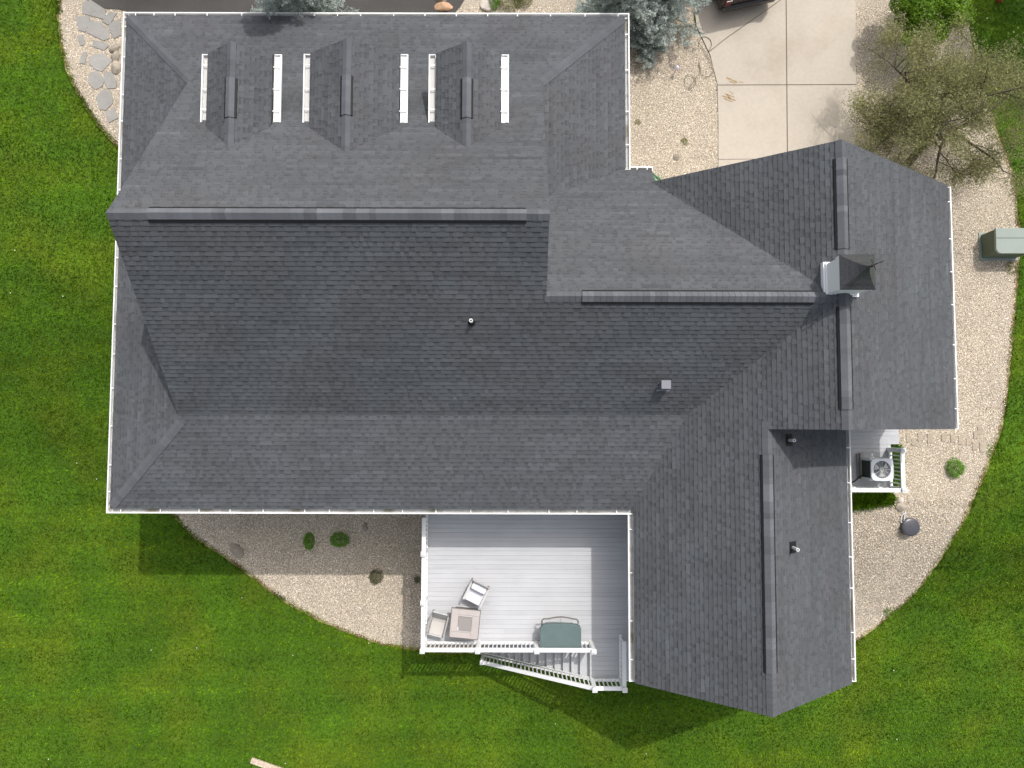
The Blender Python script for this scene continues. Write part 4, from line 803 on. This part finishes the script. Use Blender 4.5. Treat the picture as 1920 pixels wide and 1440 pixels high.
# ---- blue spruces
def spruce(label, x, y, z0, hgt, rad, seed, nb=46, dens=1.0):
    r_ = random.Random(seed); nr = np.random.default_rng(seed); root = thing('blue_spruce', label, 'tree', (x, y, z0), 'blue spruces at the front of the house')
    tb = MB(); tb.tube([(x, y, z0 - .1), (x, y, z0 + hgt * .5), (x, y, z0 + hgt * .97)], [.09, .05, .012], 8); C = []; Tn = []
    for i in range(nb):
        f = (i + .5) / nb; zc = z0 + hgt * (.06 + .92 * f); L_ = rad * (1 - f) ** .62 * r_.uniform(.72, 1.12) + .08; a = i * 2.399 + r_.uniform(-.3, .3); dx, dy = math.cos(a), math.sin(a)
        tip = Vector((x + dx * L_, y + dy * L_, zc + L_ * .12)); tb.tube([(x, y, zc), tuple(tip)], [.018, .005], 5)
        for k in range(int(9 + 13 * L_ / rad)):
            t = r_.uniform(.12, 1.0); side = r_.choice((-1, 1)); sl = (1.1 - t) * L_ * .42 * r_.uniform(.4, 1) + .05; p0 = Vector((x + dx * L_ * t, y + dy * L_ * t, zc + L_ * .12 * t)); aa = a + side * r_.uniform(.6, 1.1); p1 = p0 + Vector((math.cos(aa) * sl, math.sin(aa) * sl, r_.uniform(-.02, .07)))
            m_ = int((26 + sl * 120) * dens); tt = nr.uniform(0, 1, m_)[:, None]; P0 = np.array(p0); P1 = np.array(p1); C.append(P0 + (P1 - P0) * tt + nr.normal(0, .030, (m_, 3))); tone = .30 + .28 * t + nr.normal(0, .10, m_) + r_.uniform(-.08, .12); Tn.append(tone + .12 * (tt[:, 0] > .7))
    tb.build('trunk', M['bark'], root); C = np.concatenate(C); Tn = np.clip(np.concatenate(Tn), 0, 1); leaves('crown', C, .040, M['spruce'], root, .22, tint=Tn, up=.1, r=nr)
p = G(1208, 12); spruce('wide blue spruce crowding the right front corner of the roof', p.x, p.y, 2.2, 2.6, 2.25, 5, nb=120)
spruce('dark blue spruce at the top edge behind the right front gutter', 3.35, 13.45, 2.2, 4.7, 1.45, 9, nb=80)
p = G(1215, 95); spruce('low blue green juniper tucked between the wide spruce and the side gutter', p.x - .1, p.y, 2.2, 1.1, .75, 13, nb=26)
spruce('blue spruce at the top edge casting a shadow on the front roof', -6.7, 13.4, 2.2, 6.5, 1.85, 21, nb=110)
# ---- bright green bush
def bush_tree(name, label, px, py, rad, hc, n, m, leaf, seed, rz=None):
    p = G(px, py); z0 = gz(p.x, p.y); root = thing(name, label, 'bush', (p.x, p.y, z0)); r_ = random.Random(seed); nr = np.random.default_rng(seed); tb = MB(); C = []; Tn = []
    for k in range(46):
        d = Vector((r_.gauss(0, 1), r_.gauss(0, 1), abs(r_.gauss(0, .8)))).normalized(); L_ = rad * r_.uniform(.5, 1.02); e = Vector((p.x, p.y, z0 + hc)) + Vector((d.x * L_, d.y * L_, d.z * L_ * .85)); zb_ = z0 + (hc * .55 if hc > 3 else 0); tb.tube([(p.x, p.y, zb_), tuple((Vector((p.x, p.y, max(zb_, z0 + hc * .5))) * .5 + e * .5)), tuple(e)], [.03, .018, .006], 5)
        cr_ = rad * r_.uniform(.22, .36); m_ = n // 46; q = nr.normal(0, 1, (m_, 3)); q /= np.linalg.norm(q, axis=1)[:, None]; q *= (nr.uniform(.3, 1, m_) ** .5)[:, None] * cr_; q[:, 2] *= .7; C.append(q + np.array(e)); Tn.append(np.clip(nr.normal(.42 + r_.uniform(-.12, .14), .16, m_), 0, 1))
    if hc > 3: tb.tube([(p.x, p.y, z0 - .1), (p.x + .05, p.y, z0 + hc * .3), (p.x, p.y, z0 + hc * .6)], [.17, .12, .10], 9)
    tb.build('trunk', M['bark'], root); leaves('crown', np.concatenate(C), leaf, m, root, .55, tint=np.concatenate(Tn), up=.5, r=nr); return root
bush_tree('leafy_bush', 'dense bright green leafy bush at the top right beside the driveway bed', 1694, 64, 1.18, 1.35, 42000, M['maple'], .036, 4)
bush_tree('leafy_bush', 'tall leafy tree beyond the top right corner shading the lawn', 1930, -75, 1.7, 4.6, 20000, M['maple'], .06, 8)
# ---- sparse tree
def sparse_tree(label, px, py, hgt, seed):
    p = G(px, py); z0 = gz(p.x, p.y); root = thing('sparse_tree', label, 'tree', (p.x, p.y, z0)); r_ = random.Random(seed); nr = np.random.default_rng(seed); tb = MB(); C = []; tw = []
    def grow(a, d, L_, r0, lev):
        n = 4; pts = [a]; q = a; dd = d.copy()
        for i in range(n): dd = (dd + Vector((r_.gauss(0, .16), r_.gauss(0, .16), r_.gauss(0, .09)))).normalized(); q = q + dd * L_ / n; pts.append(q)
        tb.tube([tuple(v) for v in pts], [r0 * (1 - .55 * i / n) for i in range(n + 1)], 7 if lev < 2 else 4, cap=False)
        if lev == 2:
            for i in range(1, n + 1): C.append(np.array(pts[i]) + nr.normal(0, .12, (14, 3)))
        if lev >= 3:
            for i in range(1, n + 1): C.append(np.array(pts[i]) + nr.normal(0, .15, (62, 3))); 
            return
        k = [9, 6, 5][lev]
        for i in range(k):
            t = r_.uniform(.25, 1) if lev else r_.uniform(.28, 1.0); idx = min(n - 1, int(t * n)); b = pts[idx].lerp(pts[idx + 1], t * n - idx); az = r_.uniform(0, 6.28); out = Vector((math.cos(az), math.sin(az), r_.uniform(-.05, .5) if lev == 0 else r_.uniform(-.25, .45)))
            nd = (dd * (.25 if lev == 0 else .55) + out.normalized() * .9).normalized(); grow(b, nd, L_ * (.62 if lev == 0 else .56) * r_.uniform(.7, 1.15), r0 * (.42 if lev == 0 else .5) * (1 - .3 * t), lev + 1)
    base = Vector((p.x, p.y, z0 - .1)); grow(base, Vector((.22, .20, 1)).normalized(), hgt * .72, .145, 0)
    for k in range(5):
        az = k * 1.26 + .4; b = base + Vector((.22, .2, 1)) * hgt * r_.uniform(.22, .5); grow(b, Vector((math.cos(az), math.sin(az), .42)).normalized(), hgt * .40, .048, 1)
    tb.build('trunk', M['bark'], root); C = np.concatenate(C); leaves('crown', C, .034, M['willow'], root, .30, tint=np.clip(nr.normal(.45, .22, len(C)), 0, 1), up=.2, r=nr)
sparse_tree('sparse thin-leaved olive tree with a leaning dark trunk by the garage roof', 1704, 306, 5.2, 12)
# ------------------------------------------------------------------ hoses, small items
def hose(name, label, cat, pts, r, m, dz=.05):
    v = [G(*q) for q in pts]; c = v[0]; z = gz(c.x, c.y); xy = smooth_poly([(q.x, q.y) for q in v], closed=False, step=.06); mb = MB(); mb.tube([(a, b, gz(a, b) + dz) for a, b in xy], r, 6)
    o = mb.build(name, m, None, loc=(c.x, c.y, z), smooth=True); tag(o, label, cat); return o
hose('garden_hose', 'thin dull green hose looping over the gravel and across the driveway', 'hose', [(1296, 172), (1283, 160), (1286, 143), (1300, 146), (1303, 160), (1290, 168), (1312, 136), (1309, 124), (1310, 118), (1314, 140), (1325, 146), (1335, 136), (1334, 124), (1318, 95), (1309, 82), (1318, 71), (1330, 76), (1333, 88), (1329, 98), (1360, 74), (1400, 46), (1440, 18), (1480, -12)], .010, M['hosegrey'], dz=.082)
hose('garden_hose', 'bright green hose coiled in the corner by the garage roof', 'hose', [(1224, 326), (1228, 332), (1226, 340), (1232, 344), (1234, 337), (1228, 330), (1226, 336), (1231, 341), (1238, 338), (1232, 332)], .018, M['hose'], dz=.06)
p = G(1264, 137); t = thing('garden_light', 'small lavender and white garden light on the gravel by the driveway', 'garden light', (p.x, p.y, p.z))
mb = MB(); mb.tube([(p.x, p.y, p.z), (p.x + .02, p.y + .01, p.z + .34)], .012, 6); mb.build('stake', M['greymetal'], t); mb = MB(); mb.lathe((p.x + .02, p.y + .01, p.z + .3), [(.03, 0), (.06, .03), (.065, .09), (.02, .13)], 12); mb.build('lantern', M['lavender'], t)
p = G(1871, 2); t = thing('yard_marker', 'small rust red and cream object on the shaded lawn at the top', 'lantern', (p.x, p.y, p.z)); mb = MB(); mb.lathe((p.x, p.y, p.z), [(.09, 0), (.11, .1), (.10, .2), (.05, .26)], 12); mb.build('body', M['terracotta'], t); mb = MB(); mb.lathe((p.x, p.y, p.z + .262), [(.06, 0), (.045, .05)], 10); mb.build('top', M['petal'], t)  # unidentified small item, modelled as a red pot with a cream top
p = G(1703, 987); p.z += .13; t = thing('pit_cover', 'round domed dark plastic cover set in the side gravel', 'cover', (p.x, p.y, p.z)); mb = MB(); mb.lathe((p.x, p.y, p.z), [(.30, -.2), (.30, .03), (.285, .045), (.22, .06), (.12, .07), (.02, .075)], 28); mb.build('dome', M['lidblack'], t, smooth=True)
mb = MB(); mb.lathe((p.x - .02, p.y + .03, p.z + .072), [(.03, 0), (.02, .015)], 10); mb.build('knob', M['lidblack'], t)
# pale drain hose loop near the cover
lp = [(1697, 962), (1693, 962), (1689, 967), (1687, 975), (1688, 979), (1691, 980), (1693, 976), (1694, 966), (1696, 960)]
hose('drain_hose', 'short looped off-white drain hose next to the round dark cover', 'hose', lp, .017, M['cushion'], dz=.06)
q0, q1 = G(472, 1424), G(540, 1448); d = (q1 - q0).normalized(); ang = math.atan2(d.y, d.x); m_ = (q0 + q1) / 2; mb = MB(); mb.box((m_.x, m_.y, .05), ((q1 - q0).length, .20, .06), rz=ang); o = mb.build('wooden_plank', M['wood'], None, loc=(m_.x, m_.y, 0), bevel=.006); tag(o, 'weathered wooden plank lying in the grass at the bottom edge', 'plank')
# ------------------------------------------------------------------ vehicles
def vehicle(name, label, px, py, heading, paint, L_=4.6, W=1.88, Ht=1.72, loc=None):
    """rear bumper centre at the given ground point; heading = direction the car faces"""
    p = G(px, py) if loc is None else Vector(loc); z0 = 2.26; root = thing(name, label, 'car', (p.x, p.y, z0)); F = Vector((math.cos(heading), math.sin(heading))); Rt = Vector((F.y, -F.x))
    def T(x, y, z): return (p.x + F.x * y + Rt.x * x, p.y + F.y * y + Rt.y * x, z0 + z)
    def loft(secs, name, m, par=root):
        mb = MB(); n = len(secs[0])
        for s in secs: mb.v += [T(*q) for q in s]
        for i in range(len(secs) - 1):
            for k in range(n): j = (k + 1) % n; mb.f.append((i * n + k, i * n + j, (i + 1) * n + j, (i + 1) * n + k)); mb.t.append(1); mb.mi.append(0)
        mb.f.append(tuple(range(n))[::-1]); mb.t.append(1); mb.mi.append(0); mb.f.append(tuple((len(secs) - 1) * n + k for k in range(n))); mb.t.append(1); mb.mi.append(0)
        o = mb.build(name, m, par, smooth=False, bevel=.03 if par is root else .0); return o
    def sec(y, w, zb, zt): h = w / 2; return [(-h * .96, y, zb), (h * .96, y, zb), (h, y, (zb + zt) * .5), (h * .93, y, zt), (-h * .93, y, zt), (-h, y, (zb + zt) * .5)]
    body = loft([sec(.02, W * .9, .35, .95), sec(.12, W, .25, 1.0), sec(1.0, W, .24, 1.02), sec(3.2, W, .24, 1.0), sec(L_ - .5, W * .97, .26, .9), sec(L_, W * .82, .35, .7)], 'body', paint)
    loft([sec(.16, W * .84, .98, 1.0), sec(.42, W * .76, 1.0, Ht - .08), sec(.8, W * .74, 1.0, Ht), sec(2.4, W * .72, 1.0, Ht - .02), sec(3.3, W * .78, .98, 1.04)], 'cabin', M['glass'])
    loft([sec(.5, W * .72, Ht - .09, Ht - .02), sec(.8, W * .745, Ht - .05, Ht + .012), sec(2.4, W * .72, Ht - .06, Ht)], 'car_roof', paint)
    loft([sec(-.07, W * .9, .38, .56), sec(.0, W * .97, .36, .6), sec(.10, W * .98, .36, .6)], 'bumper', M['cardark'])
    mb = MB(); c0 = Vector(T(-.28, .07, 1.0)); mb.box(tuple(c0), (.72, .07, .03), rz=heading - math.pi / 2); mb.build('highlight_strip', M['white'], root)  # white strip painted in for the highlight on the rear window
    for s in (-1, 1):
        mb = MB(); c0 = T(s * W * .41, .03, .8); mb.box(c0, (.2, .1, .3), rz=heading - math.pi / 2); mb.build('tail_light', M['lamp_red'], root)
        for yy in (.85, L_ - .9):
            a = Vector(T(s * (W / 2 - .24), yy, .34)); b = Vector(T(s * (W / 2 + .01), yy, .34)); mb = MB(); mb.tube([tuple(a), tuple(b)], .34, 22); w_ = mb.build('wheel', M['rubber'], root); mb = MB(); b2 = Vector(T(s * (W / 2 + .02), yy, .34)); mb.tube([tuple(a), tuple(b2)], .2, 14); mb.build('rim', M['chrome'], w_)
p = at(1402, 13, 2.6); vehicle('parked_car', 'dark maroon car on the concrete driveway, only its rear in view', 0, 0, R(103), M['carred'], loc=(p.x, p.y + .02, 2.2), W=2.0, Ht=1.95)
p = at(335, -30, 2.2); vehicle('parked_car', 'black car on the asphalt beyond the front corner of the house', 0, 0, R(2), M['cardark'], loc=(p.x - 2.2, p.y + .95, 2.2), L_=4.7, Ht=1.5)
print('gravel', NGRAV, 'blades', n)
